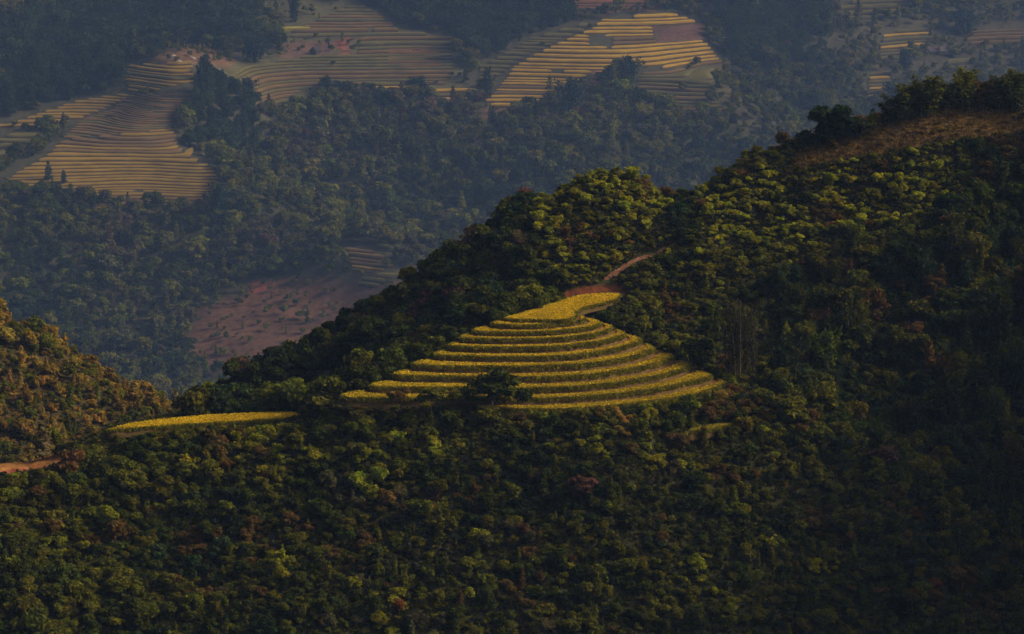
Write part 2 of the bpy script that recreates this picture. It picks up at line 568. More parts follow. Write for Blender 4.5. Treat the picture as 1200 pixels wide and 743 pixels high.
for a in [(880, 468, 671), (950, 515, 656), (1015, 560, 645), (1065, 625, 632), (1125, 700, 617), (740, 488, 650), (640, 492, 651), (560, 495, 655), (450, 500, 663), (300, 512, 669), (150, 538, 660), (0, 572, 649), (-150, 590, 640),
          (0, 650, 626), (200, 600, 646), (200, 690, 621), (400, 560, 648), (400, 650, 622), (600, 560, 638), (600, 650, 617), (600, 743, 599), (800, 550, 640), (800, 650, 617), (800, 743, 600), (900, 545, 645), (950, 620, 631),
          (950, 743, 603), (0, 743, 603), (200, 743, 605), (400, 743, 599), (1100, 760, 606), (1220, 790, 608), (600, 900, 570), (0, 900, 575), (1100, 900, 575), (-200, 743, 600), (1400, 800, 610)]:
    npt(*a)
near += [(-260, 700, -215), (-260, 800, -250), (-260, 600, -230), (-150, 880, -240), (0, 900, -225), (150, 900, -190), (300, 870, -100), (-330, 540, -250), (330, 560, -90), (330, 700, -50), (0, 530, -215)]
near += [(430, 560, -240), (430, 700, -220), (430, 850, -230), (500, 700, -330), (-420, 700, -320)]
HN = Height(near, -420, 500, 535, 900, 1.6, 2e-3, lambda X, Y: .9 * fbm(X / 16, Y / 16, 3) + .35 * fbm(X / 4, Y / 4, 9))

# ------------------------------------------------------------------ hillock in the valley and far mountainside
mid = []
for px, py, Y in [(-160, 300, 980), (-60, 345, 970), (0, 380, 962), (40, 396, 960), (80, 420, 956), (110, 444, 950), (140, 461, 945), (180, 478, 940), (230, 494, 936)]:
    p = at_y(px, py, Y)[0]; mid.append(tuple(p)); mid.append((p[0] - 4, p[1] + 50, p[2] - 30)); mid.append((p[0] - 6, p[1] + 130, p[2] - 110))
for px, py, Y in [(0, 450, 922), (60, 475, 916), (0, 505, 892), (100, 512, 905), (180, 508, 908), (-100, 420, 930), (-150, 520, 880), (0, 580, 860), (150, 580, 870)]:
    mid.append(tuple(at_y(px, py, Y)[0]))
mid += [(-60, 930, -232), (-20, 930, -262), (20, 930, -300), (-60, 860, -260), (30, 850, -310), (-400, 850, -215), (-400, 960, -180), (-420, 1090, -300), (-100, 820, -270), (40, 1090, -345), (-100, 1090, -340)]
HM = Height(mid, -430, 60, 815, 1100, 3, 2e-3, lambda X, Y: 1.5 * fbm(X / 25, Y / 25, 5) + .5 * fbm(X / 7, Y / 7, 8))

far = []
for px, py, Y in [(50, 420, 1430), (250, 450, 1395), (150, 340, 1500), (0, 300, 1515), (100, 245, 1565), (0, 205, 1600), (190, 200, 1610), (225, 110, 1705), (0, 110, 1735), (0, 130, 1712), (0, 150, 1690), (75, 112, 1735), (75, 150, 1690), (140, 130, 1712), (0, 60, 1850), (120, 20, 1950), (215, 56, 1775), (0, 0, 1980),
                  (240, 185, 1625), (305, 240, 1570), (395, 285, 1510), (445, 312, 1480), (150, 80, 1760), (90, 90, 1800),
                  (262, 175, 1690), (335, 235, 1670), (425, 265, 1640), (485, 295, 1610), (530, 310, 1590), (600, 330, 1560),
                  (320, 380, 1450), (400, 350, 1470), (300, 430, 1405), (420, 430, 1400), (350, 300, 1520), (230, 300, 1530),
                  (350, 150, 1755), (450, 130, 1775), (400, 70, 1850), (300, 95, 1795), (450, 20, 1945), (330, 30, 1925), (540, 50, 1890), (550, 200, 1695), (560, 125, 1785), (700, 130, 1770), (700, 65, 1850), (800, 30, 1925), (640, 10, 1970), (700, 200, 1680),
                  (780, 100, 1800), (850, 100, 1800), (890, 165, 1735), (860, 200, 1715), (925, 150, 1835), (950, 60, 1930), (1050, 90, 1920), (1050, 20, 2020), (1180, 60, 2000), (1180, 0, 2070), (900, 20, 1985), (1000, 130, 1870), (1100, 150, 1860), (1000, 300, 1700), (1200, 200, 1830)]:
    far.append(tuple(at_y(px, py, Y)[0]))
KF = 2.1
far += [(-900, 1500, -230), (-900, 2000, -120), (900, 1500, -260), (900, 2000, -140), (0, 1250, -335), (-500, 1250, -310), (500, 1300, -320), (-600, 2400, -60), (0, 2400, -60), (600, 2400, -70), (-1000, 2900, 60), (0, 2900, 60), (1000, 2900, 60), (-1000, 1150, -320), (1000, 1150, -320), (0, 1150, -345)]
far = [(a * KF, b * KF, c * KF) for a, b, c in far]
HF = Height(far, -1000 * KF, 1000 * KF, 1150 * KF, 2900 * KF, 11, 5e-3, lambda X, Y: 3 * fbm(X / 140, Y / 140, 21) + 1.0 * fbm(X / 36, Y / 36, 23))


# ground colours, soil by place: list of (polygon in the photograph, colour)
G_DARK = (.035, .038, .016); G_RED = (.20, .065, .035); G_TAN = (.28, .17, .055); G_BROWN = (.13, .075, .04); G_GRASS = (.10, .085, .03)
SOIL_NEAR = [
    ([(655, 349), (700, 345), (726, 345), (722, 332), (700, 333), (676, 335), (664, 341)], (.17, .055, .028)),
    ([(712, 345), (735, 350), (736, 336), (724, 331)], (.11, .07, .04)),
    ([(-200, 548), (-10, 540), (70, 532), (84, 540), (60, 546), (0, 552), (-200, 565)], (.30, .14, .045)),
    ([(-200, 558), (0, 549), (40, 543), (62, 545), (50, 550), (0, 556), (-200, 572)], (.25, .07, .04)),
    ([(930, 200), (1000, 185), (1100, 165), (1230, 150), (1230, 100), (1100, 105), (1000, 135), (940, 160)], (.13, .08, .028)),
    ([(792, 212), (830, 212), (830, 226), (800, 230)], (.28, .15, .06)),
    ([(775, 235), (790, 250), (788, 275), (778, 262)], (.24, .10, .05)),
]
SOIL_FAR = [
    ([(215, 400), (240, 360), (300, 345), (330, 320), (420, 330), (480, 322), (480, 350), (440, 360), (420, 390), (380, 420), (330, 440), (260, 440), (230, 425)], (.090, .047, .028)),
    ([(295, 330), (320, 330), (328, 345), (300, 345)], (.15, .05, .035)),
    ([(388, 352), (436, 344), (440, 360), (400, 365)], (.14, .05, .04)),
    ([(119, 8), (133, 11), (148, 16), (150, 24), (143, 24), (136, 17), (122, 14)], (.62, .15, .05)),
    ([(640, 0), (765, 0), (768, 14), (650, 12)], (.16, .07, .05)),
    ([(388, 46), (408, 44), (412, 58), (398, 62)], (.15, .06, .042)),
    ([(455, 45), (515, 45), (522, 78), (480, 80), (455, 85)], (.19, .095, .045)),
    ([(764, 34), (826, 28), (828, 48), (770, 48)], (.09, .05, .04)),
    ([(185, 66), (205, 57), (225, 53), (250, 57), (275, 72), (260, 80), (225, 76), (185, 74)], (.10, .058, .032)),
    ([(560, 125), (590, 120), (600, 140), (560, 150)], (.08, .05, .036)),
    ([(700, 80), (715, 85), (700, 105), (690, 100)], (.18, .09, .06)),
    ([(820, 45), (860, 75), (900, 165), (880, 175), (840, 110), (830, 80)], (.05, .043, .024)),
    ([(330, 50), (390, 50), (395, 70), (330, 70)], (.09, .055, .04)),
    ([(225, 0), (330, 0), (420, 0), (470, 30), (540, 45), (545, 110), (480, 105), (430, 100), (330, 130), (280, 120), (235, 80), (330, 62), (330, 20)], (.065, .06, .028)),
    ([(900, 60), (1000, 35), (1200, 0), (1200, 100), (1040, 115), (1000, 60), (980, 70), (950, 80)], (.045, .04, .026)),
    ([(912, 40), (945, 36), (948, 46), (900, 52)], (.22, .12, .08)),
]


def ground_mesh(H, name, base, soils, matname, scale):
    ny, nx = H.X.shape
    V = np.stack([H.X.ravel(), H.Y.ravel(), H.Z.ravel()], 1)
    i = np.arange(ny * nx).reshape(ny, nx)
    Fq = np.stack([i[:-1, :-1].ravel(), i[:-1, 1:].ravel(), i[1:, 1:].ravel(), i[1:, :-1].ravel()], 1)
    me = new_mesh(name, V, Fq, [ground_material(matname, scale)], smooth=True)
    px = project(V)
    px = px + np.stack([fbm(V[:, 0] / (H.step * 2), V[:, 1] / (H.step * 2), 77), fbm(V[:, 0] / (H.step * 2), V[:, 1] / (H.step * 2), 78)], 1) * (7 if H is HF else 1.2)
    c = np.tile(np.array(base), (len(V), 1)) * (1 + .3 * fbm(V[:, 0] / 9, V[:, 1] / 9, 31))[:, None]
    for poly, colr in reversed(soils):
        m = inside(poly, px)
        c[m] = np.array(colr)[None, :] * (1 + .45 * fbm(V[m, 0] / (3 * H.step), V[m, 1] / (3 * H.step), 33))[:, None]
    point_col(me, 'soil', c)
    return tag(link(name, me), None, None, None, 'structure')


def patches(polys, p):
    m = np.zeros(len(p), bool)
    for q in polys:
        m |= inside(q, p)
    return m


ground_mesh(HN, 'hillside', (.035, .036, .014), SOIL_NEAR, 'hillside_ground', .5)
ground_mesh(HM, 'hillock', (.055, .040, .018), [], 'hillock_ground', .3)
ground_mesh(HF, 'mountainside', (.045, .042, .025), SOIL_FAR, 'mountain_ground', .15)
PW = []
for a, b in smooth_curve([(708, 328), (716, 324.5), (726, 318), (736, 311), (743, 306.5), (752, 303), (762, 301.5), (770, 299), (776, 293.5), (782, 290)], 1.5):
    PW.append(HN.hit(a, b)[:2])
PW = np.array(PW); pn = outward(PW, False); V = []
wd_ = .75 + .35 * vnoise(np.arange(len(PW)) * .4, np.zeros(len(PW)), 3)
for u in (-1, -.5, 0, .5, 1):
    q = PW + pn * (u * wd_)[:, None] + vnoise(np.arange(len(PW)) * .7, np.full(len(PW), u * 5), 8)[:, None] * .15
    V.append(np.c_[q, HN.z(q[:, 0], q[:, 1]) + .16 - .1 * abs(u)])
n_ = len(PW); Fq = [(r_ * n_ + i, (r_ + 1) * n_ + i, (r_ + 1) * n_ + i + 1, r_ * n_ + i + 1) for r_ in range(4) for i in range(n_ - 1)]
tag(link('path', new_mesh('path', np.concatenate(V), Fq, [two_tone('path_earth', (.14, .065, .04), (.25, .125, .075), .8, bump=.1)], smooth=True)), kind='structure')
S = 6000
vf = new_mesh('valley_floor', [(-S, -S, -750), (S, -S, -750), (S, S * 1.5, -750), (-S, S * 1.5, -750)], [(0, 1, 2, 3)],
              [two_tone('valley_ground', (.02, .028, .011), (.045, .042, .02), .02)])
tag(link('valley_floor', vf), kind='structure')

# ------------------------------------------------------------------ build the terraces
def bank_material():
    m, nt, out = mat('bank_earth')
    L = nt.links.new
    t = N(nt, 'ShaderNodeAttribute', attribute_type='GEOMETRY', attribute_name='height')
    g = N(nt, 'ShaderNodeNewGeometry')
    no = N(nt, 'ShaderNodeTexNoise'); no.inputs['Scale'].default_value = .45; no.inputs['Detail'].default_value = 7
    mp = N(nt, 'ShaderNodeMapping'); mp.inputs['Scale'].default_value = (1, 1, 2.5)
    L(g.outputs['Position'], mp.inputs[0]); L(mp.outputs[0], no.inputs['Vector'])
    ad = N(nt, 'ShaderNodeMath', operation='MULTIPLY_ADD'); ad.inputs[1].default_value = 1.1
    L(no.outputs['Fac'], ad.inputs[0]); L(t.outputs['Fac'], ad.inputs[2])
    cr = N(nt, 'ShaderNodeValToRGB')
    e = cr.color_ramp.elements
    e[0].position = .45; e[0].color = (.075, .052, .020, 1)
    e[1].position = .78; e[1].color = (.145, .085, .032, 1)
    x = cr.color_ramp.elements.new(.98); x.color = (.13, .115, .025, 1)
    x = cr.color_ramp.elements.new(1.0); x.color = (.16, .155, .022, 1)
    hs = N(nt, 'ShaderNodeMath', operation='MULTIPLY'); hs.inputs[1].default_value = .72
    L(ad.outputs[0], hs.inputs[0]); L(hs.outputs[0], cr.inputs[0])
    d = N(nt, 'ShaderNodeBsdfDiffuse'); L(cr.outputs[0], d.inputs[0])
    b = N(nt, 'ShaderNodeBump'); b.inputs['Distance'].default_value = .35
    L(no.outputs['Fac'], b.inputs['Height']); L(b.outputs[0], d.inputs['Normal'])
    L(d.outputs[0], out.inputs[0])
    return m


BANK = bank_material()


def fill_poly(ring, z):
    bm = bmesh.new()
    vs = [bm.verts.new((x, y, z)) for x, y in ring]
    es = [bm.edges.new((vs[i], vs[(i + 1) % len(vs)])) for i in range(len(vs))]
    bmesh.ops.triangle_fill(bm, use_beauty=True, edges=es)
    bm.verts.index_update()
    V = np.array([v.co[:] for v in bm.verts]); Fc = [tuple(v.index for v in f.verts) for f in bm.faces]
    bm.free()
    return V, Fc


def tufts(P, h, w, rng, blades=3, lean=.35):
    """grass tufts: bent double-quad blades in different directions, returns verts, quads"""
    n = len(P); V = []; 
    for b in range(blades):
        a = rng.uniform(0, 6.28, n); c = np.stack([np.cos(a), np.sin(a), 0 * a], 1)
        nrm = np.stack([-np.sin(a), np.cos(a), 0 * a], 1)
        hh = h * rng.uniform(.7, 1.25, n)[:, None]; ww = w * rng.uniform(.6, 1.2, n)[:, None]
        ln = nrm * rng.uniform(-lean, lean, n)[:, None] * hh
        up = np.array([0, 0, 1.0])[None, :] * hh
        o = P + rng.normal(0, w * .3, (n, 3)) * [1, 1, 0]
        V.append(np.stack([o - c * ww * .35, o + c * ww * .35, o + c * ww * .5 + up * .75 + ln * .6, o - c * ww * .5 + up * .8 + ln * .6], 1))
        V.append(np.stack([o - c * ww * .5 + up * .8 + ln * .6, o + c * ww * .5 + up * .75 + ln * .6, o + c * ww * .25 + up * .98 + ln * 1.7, o - c * ww * .25 + up + ln * 1.6], 1))
    V = np.concatenate(V).reshape(-1, 3)
    return V, np.arange(len(V)).reshape(-1, 4)


ORD = ['topmost', 'second', 'third', 'fourth', 'fifth', 'sixth', 'seventh', 'eighth', 'ninth', 'tenth', 'lowest']
rt = np.random.default_rng(8)
OUTER = []


def dist_to(curve, p):
    out = np.full(len(p), 1e9)
    for i in range(0, len(p), 4000):
        out[i:i + 4000] = np.sqrt(((p[i:i + 4000, None, :] - curve[None, :, :]) ** 2).sum(2).min(1))
    return out


def make_terrace(k, ring, lip, closed, z, h, upper, label, group, crop_h=.42, greener=0):
    root = bpy.data.objects.new('rice_terrace', None); COL.objects.link(root)
    greener = greener + (.035 * k if k < 20 else 0)
    c0 = lip.mean(0); root.location = (c0[0], c0[1], z - h)
    tag(root, label, 'rice terrace', group)
    off = np.array([c0[0], c0[1], z - h])
    # tread
    V, Fc = fill_poly(ring, z)
    o = link('tread', new_mesh('tread', V - off, Fc, [TREAD]), root)
    # bank: five rows from the lip down, bellied and running out at the foot
    nrm = outward(lip, closed)
    rows = []
    prof = [(0, .0, 1.0), (.16, -.12, .93), (.32, -.42, .7), (.5, -.72, .4), (.85, -1.0, .1), (1.5, -1.9, 0)]
    jit = fbm(lip[:, 0] * .5, lip[:, 1] * .5, 60 + k)
    for (u, v, t) in prof:
        q = lip + nrm * ((u * h * .62) + .18 * jit * (u > 0))[:, None]
        rows.append(np.c_[q, np.full(len(q), z + v * h) + .08 * jit])
    n = len(lip); BV = np.concatenate(rows); Fq = []
    m = n if closed else n - 1
    for r_ in range(len(prof) - 1):
        for i in range(m):
            j = (i + 1) % n
            Fq.append((r_ * n + i, (r_ + 1) * n + i, (r_ + 1) * n + j, r_ * n + j))
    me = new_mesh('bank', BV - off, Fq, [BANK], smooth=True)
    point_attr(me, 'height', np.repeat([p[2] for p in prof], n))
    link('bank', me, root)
    # grass hanging on the bank, thickest under the lip
    nb = int(n * 17)
    i = rt.integers(0, n, nb); u = .72 * rt.random(nb) ** 1.4
    patch = fbm(lip[i, 0] * .12, lip[i, 1] * .12, 90 + k) * .5 + .5
    keep = u < .3 + .75 * patch + .3 * (nrm[i, 0] > .35)
    i = i[keep]; u = u[keep]
    q = lip[i] + nrm[i] * (u * h * .62 * .6 + .08)[:, None] + rt.normal(0, .2, (len(i), 2))
    P = np.c_[q, z - u * h * .8 - .06]
    V, Fq = tufts(P, .42, .34, rt, 2, .7)
    me = new_mesh('bank_foliage', V - off, Fq, [BANKGRASS]); face_attr(me, 'var', np.tile(rt.uniform(0, 1, len(P)), 4))
    link('bank_foliage', me, root)
    # rice: scattered over the part of the tread that the next terrace up leaves free
    lo = ring.min(0); hi = ring.max(0); s = .26
    gx, gy = np.meshgrid(np.arange(lo[0], hi[0], s), np.arange(lo[1], hi[1], s))
    p = np.stack([gx.ravel(), gy.ravel()], 1) + rt.uniform(-.15, .15, (gx.size, 2))
    ok = inside(ring, p)
    p = p[ok]
    dl = dist_to(lip, p)
    ok = (dl > .06)
    if upper is not None:
        ok &= ~inside(upper[0], p)
        du = dist_to(upper[1], p)
        right = np.clip((p[:, 0] - 17) / 16, 0, 1)
        ok &= du > (1.6 + .5 * right * (1 + .6 * fbm(p[:, 0] * .2, p[:, 1] * .2, 3)))
        ok &= du < 14
    p = p[ok]; dl = dl[ok]
    hh = crop_h * (1 + .2 * fbm(p[:, 0] * .5, p[:, 1] * .5, 12))
    P = np.c_[p, np.full(len(p), z)]
    V, Fq = tufts(P, crop_h, .4, rt, 3, .4)
    me = new_mesh('rice_foliage', V - off, Fq, [RICE, RICE_GREEN])
    face_attr(me, 'var', np.tile(rt.uniform(0, 1, len(P)) * .7 + .3 * (fbm(p[:, 0] * .3, p[:, 1] * .3, 4) * .5 + .5), 6))
    g = np.zeros((6, len(P)), bool)                      # stems green below, ears golden above
    g[0::2] = rt.random((3, len(P))) < np.where(dl < .8, .92, .45)
    g[1::2] = rt.random((3, len(P))) < (np.where(dl < .45, .30, .08) + greener)
    
    me.polygons.foreach_set('material_index', g.ravel().astype(np.int32))
    link('rice_foliage', me, root)
    return root


GRP = 'rice terraces stepping down the spur'
for k in range(len(pys)):
    h = (Zk[k] - Zk[k + 1]) if k + 1 < len(Zk) else 2.2
    up = None if k == 0 else (slab_poly[k - 1], lip_xy[k - 1])
    if k == 0:
        lab = 'topmost rice terrace, a broad golden field narrowing back to the red cut bank'
    elif k == len(pys) - 1:
        lab = 'lowest rice terrace of the stepped spur, with orange earth along its curve'
    else:
        lab = f'{ORD[k]} rice terrace from the top of the spur, golden rim over a dark earth bank'
    if k in (8, 9):
        lab = f'{ORD[k]} rice terrace from the top, its golden tip reaching far down the left crest' if k == 9 else f'{ORD[k]} rice terrace from the top, partly hidden behind the dark bushy tree'
    make_terrace(k, slab_poly[k], lip_xy[k], k == 0, Zk[k], h, up, lab, GRP)
# long narrow strip on the crest at the left, small green patch on the right
strip = [(128, 504.5), (200, 499.5), (260, 495.5), (300, 493.5), (340, 491), (354, 487.5), (345, 484), (300, 485.2), (240, 487.8), (190, 492.5), (150, 498)]
zs = float(at_y(240, 492, 682)[0, 2]) + .8
w = at_z([p[0] for p in strip], [p[1] for p in strip], zs)[:, :2]
STRIP = smooth_curve(np.r_[w, w[:1]], .8)[:-1]
make_terrace(20, STRIP, STRIP, True, zs, .9, None, 'long narrow golden rice strip alone on the low left crest', None, .42)
small = [(806, 508), (830, 505), (858, 500), (862, 497), (840, 498), (815, 502)]
p0 = HN.hit(835, 503)
w = at_z([p[0] for p in small], [p[1] for p in small], p0[2] + .7)[:, :2]
SMALL = smooth_curve(np.r_[w, w[:1]], .8)[:-1]
make_terrace(21, SMALL, SMALL, True, p0[2] + .7, .8, None, 'small isolated green rice patch in the scrub below the terraces', None, .45, .75)

# ------------------------------------------------------------------ far terraced fields: every step its own part
def field_mats(name, gold, gold2, soil):
    return [two_tone(name + '_crop', gold, gold2, .05, .15), two_tone(name + '_earth', tuple(c * .7 for c in soil), soil, .12)]


GOLD = field_mats('golden_paddy', (.33, .205, .02), (.45, .29, .03), (.115, .075, .03))
AMBER = field_mats('amber_paddy', (.21, .138, .022), (.29, .19, .03), (.105, .066, .028))
DULL = field_mats('harvested_paddy', (.135, .088, .036), (.18, .115, .042), (.085, .055, .028))
OLIVE = field_mats('olive_paddy', (.095, .09, .03), (.145, .12, .036), (.065, .052, .028))
RUST = field_mats('fallow_paddy', (.14, .066, .036), (.18, .09, .045), (.09, .048, .03))
LIME = field_mats('bright_paddy', (.27, .23, .03), (.33, .28, .035), (.09, .07, .03))
FIELD_POLYS = []


def terraced_field(poly, dz, mats, label, seed, holes=(), mats2=None, alt=0):
    poly = np.asarray(poly, float)
    dz = dz * KF
    FIELD_POLYS.append(poly)
    fc = [HF.hit(a, b) for a, b in poly]
    fc = np.array(fc)
    x0, y0 = fc[:, 0].min(), fc[:, 1].min() - 8
    x1, y1 = fc[:, 0].max(), fc[:, 1].max() + 30
    xs = np.arange(x0, x1, 3.2); ys = np.arange(y0, y1, 2.8)
    XX, YY = np.meshgrid(xs, ys)
    ZZ = np.maximum.accumulate(HF.z(XX, YY), axis=0)
    ZZ = ZZ + np.arange(len(ys))[:, None] * 1e-5
    root = bpy.data.objects.new('terraced_field', None); COL.objects.link(root)
    root.location = (float(fc[:, 0].mean()), y0, float(fc[:, 2].min()))
    off = np.array(root.location)
    tag(root, label, 'rice field')
    zmin, zmax = fc[:, 2].min(), fc[:, 2].max()
    rr = np.random.default_rng(seed)
    z = zmin - dz
    lev = []
    while z < zmax + dz:
        lev.append(z); z += dz * rr.uniform(.72, 1.4)
    cont = []
    for zz in lev:
        y = np.array([np.interp(zz, ZZ[:, i], ys, left=ys[0], right=ys[-1]) for i in range(len(xs))])
        y = y + 2.2 * vnoise(xs / 26, np.full(len(xs), zz * 3.7), seed) + 0.7 * vnoise(xs / 6, np.full(len(xs), zz * 1.9), seed + 1)
        for _ in range(2):
            y[1:-1] = .25 * y[:-2] + .5 * y[1:-1] + .25 * y[2:]
        cont.append(y)
    cnt = 0
    for k in range(len(lev) - 1):
        zt = lev[k + 1]; hgt = zt - lev[k]
        yl = cont[k]; yb = np.maximum(cont[k + 1], yl + 2.3)
        mid_ = np.stack([xs, .7 * yl + .3 * yb, np.full(len(xs), zt)], 1)
        px = project(mid_)
        m = inside(poly, px)
        for hpoly in holes:
            m &= ~inside(hpoly, px)
        m &= vnoise(xs / 21, np.full(len(xs), zt * .9), seed + 9) > -.93       # steps break off where a bank has slipped
        # runs
        i = 0
        while i < len(xs):
            if not m[i]:
                i += 1; continue
            j = i
            while j < len(xs) and m[j]:
                j += 1
            if j - i >= 6 and cnt < 98:
                X = xs[i:j]; a = yl[i:j]; b = yb[i:j]; n = j - i
                tap = np.minimum(np.minimum(np.arange(n), np.arange(n)[::-1]) / 1.6, 1)     # tread runs out at both ends
                b2 = a + (b - a) * (.3 + .7 * tap) + .2
                sag = .25 * vnoise(X / 9, X * 0 + k, seed + 5)
                rows = [np.c_[X, a - 1.6, np.full(n, lev[k] - 2.0)], np.c_[X, a + .1, lev[k] + hgt * .52 + sag], np.c_[X, a + .45, lev[k] + hgt * .56 + sag],
                        np.c_[X, a + 1.1, zt - .45 + sag], np.c_[X, a + 1.7, zt + sag], np.c_[X, b2, np.full(n, zt + .05)]]
                V = np.concatenate(rows) - off
                Fq = []; mi = []
                for r_ in range(5):
                    for q in range(n - 1):
                        Fq.append((r_ * n + q, r_ * n + q + 1, (r_ + 1) * n + q + 1, (r_ + 1) * n + q)); mi.append(0 if r_ >= 2 else 1)
                use = mats2 if (mats2 and rr.random() < alt) else mats
                link('paddy_step', new_mesh('paddy_step', V, np.array(Fq), use, mi), root)
                cnt += 1
            i = j
    if cnt == 0:
        bpy.data.objects.remove(root)


A_UP = [(150, 110), (232, 108), (222, 122), (208, 131), (200, 147), (206, 152), (72, 163), (91, 141), (128, 128)]
A_LOW = [(206, 150), (211, 173), (229, 179), (253, 195), (258, 213), (246, 234), (200, 238), (150, 240), (112, 246), (104, 222), (60, 222), (0, 222), (13, 205), (53, 181), (72, 163)]
B_ = [(-10, 142), (12, 143), (50, 130), (90, 117), (125, 111), (150, 108), (153, 112), (130, 124), (95, 138), (60, 145), (18, 149), (-10, 148)]
C_ = [(143, 76), (180, 73), (225, 72), (231, 92), (234, 106), (148, 108), (150, 98), (143, 90)]
D_HOLE = [[(764, 31), (826, 28), (828, 47), (770, 48)], [(690, 40), (718, 42), (716, 55), (694, 54)]]
D_UP = [(708, 20), (792, 15.5), (820, 25), (829, 48), (847, 72), (840, 78), (753, 78), (727, 77), (700, 83), (684, 91), (655, 104), (628, 123), (561, 121), (580, 107), (601, 77), (623, 64), (660, 47), (692, 33)]
D_LOW = [(753, 80), (850, 79), (834, 100), (850, 130), (820, 133), (780, 122), (743, 104)]
E_ = [(332, 40), (400, 8), (420, 0), (445, 15), (470, 34), (535, 44), (530, 88), (520, 100), (470, 96), (430, 96), (400, 108), (360, 100), (330, 124), (300, 122), (272, 104), (245, 82), (300, 76), (345, 66), (418, 62), (420, 44), (385, 42)]
E2 = [(430, 97), (470, 97), (520, 102), (560, 104), (556, 118), (530, 124), (500, 112), (440, 108)]
E3 = [(560, 78), (620, 44), (700, 22), (690, 32), (658, 46), (620, 63), (600, 76), (575, 96), (560, 95)]
terraced_field(A_UP, .75, DULL, 'dull brown harvested terraces above the long golden ones on the left mountainside', 1, (), OLIVE, .15)
terraced_field(A_LOW, 1.15, AMBER, 'large golden terraced field of fine long steps low on the left mountainside', 2, (), DULL, .35)
terraced_field(B_, 1.35, AMBER, 'narrow golden terraces in a slanting ribbon beneath dark trees on the left', 3)
terraced_field(C_, 1.35, AMBER, 'short stack of terraces under the bare mound with posts', 4, (), OLIVE, .6)
terraced_field(D_UP, 1.55, GOLD, 'brightest far golden terraced slope, high and wide at the top centre', 5, D_HOLE, DULL, .18)
terraced_field(D_LOW, 1.5, DULL, 'faded terraces directly under the right end of the bright golden slope', 6, (), OLIVE, .5)
terraced_field(E_, 1.5, OLIVE, 'wide olive and brown terraced meadow around the dark hut', 7, (), DULL, .4)
terraced_field(E2, 1.5, OLIVE, 'small olive terraces beside the lone narrow bamboo left of the golden slope', 8, (), GOLD, .25)
terraced_field(E3, 1.5, OLIVE, 'thin green terraces bordering the upper left edge of the bright golden slope', 9)
terraced_field([(326, 30), (352, 27), (378, 25), (382, 30), (352, 34), (332, 36)], 3.6, LIME, 'single bright yellow strip of rice above the dark hut', 10)
terraced_field([(455, 47), (512, 46), (520, 76), (478, 80), (452, 72)], 1.4, RUST, 'reddish fallow terraces in the middle of the olive meadow', 11, (), DULL, .4)
terraced_field([(398, 284), (424, 289), (438, 294), (456, 301), (462, 310), (440, 319), (414, 324), (408, 304)], 1.6, GOLD, 'small stack of orange golden terraces low in the valley behind the wooded ridge', 12, (), DULL, .5)
terraced_field([(414, 326), (446, 319), (480, 312), (482, 325), (440, 334), (420, 332)], 1.7, OLIVE, 'green terraces just below the small orange stack in the valley', 13)
terraced_field([(980, 2), (1060, -4), (1062, 15), (1000, 26), (985, 18)], 2.3, OLIVE, 'greenish terraces at the top edge above the right ridge', 14)
terraced_field([(1036, 38), (1085, 30), (1094, 42), (1072, 60), (1052, 72), (1028, 72), (1030, 52)], 1.8, OLIVE, 'dim yellow terraces left of the house with the purple roof', 15, (), GOLD, .3)
terraced_field([(1060, 75), (1100, 72), (1145, 68), (1145, 76), (1100, 80), (1058, 80)], 3.2, OLIVE, 'flat green terrace just below the house with the purple roof', 16)
terraced_field([(1016, 86), (1044, 82), (1046, 112), (1018, 116)], 1.8, OLIVE, 'small dim terraces over the skyline bamboo of the right ridge', 17, (), GOLD, .35)
terraced_field([(1130, 36), (1215, 30), (1215, 46), (1135, 50)], 2.0, DULL, 'dark brown terraces right of the house with the purple roof', 18)
terraced_field([(-5, 158), (40, 156), (60, 158), (40, 170), (18, 182), (-5, 186)], 1.7, OLIVE, 'dark green terraces at the left edge below the slanting golden ribbon', 19)
terraced_field([(640, 2), (760, -2), (766, 8), (700, 12), (650, 12)], 1.4, RUST, 'reddish fallow terraces at the top edge above the golden slope', 20)

# ------------------------------------------------------------------ vegetation zones
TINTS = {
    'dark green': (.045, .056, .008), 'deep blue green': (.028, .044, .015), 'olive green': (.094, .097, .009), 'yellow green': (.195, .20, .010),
    'bright lime': (.28, .28, .012), 'brown': (.105, .066, .016), 'rust red': (.17, .065, .020), 'dull grey green': (.072, .068, .026), 'ochre': (.23, .155, .022), 'mauve brown': (.09, .052, .034),
}
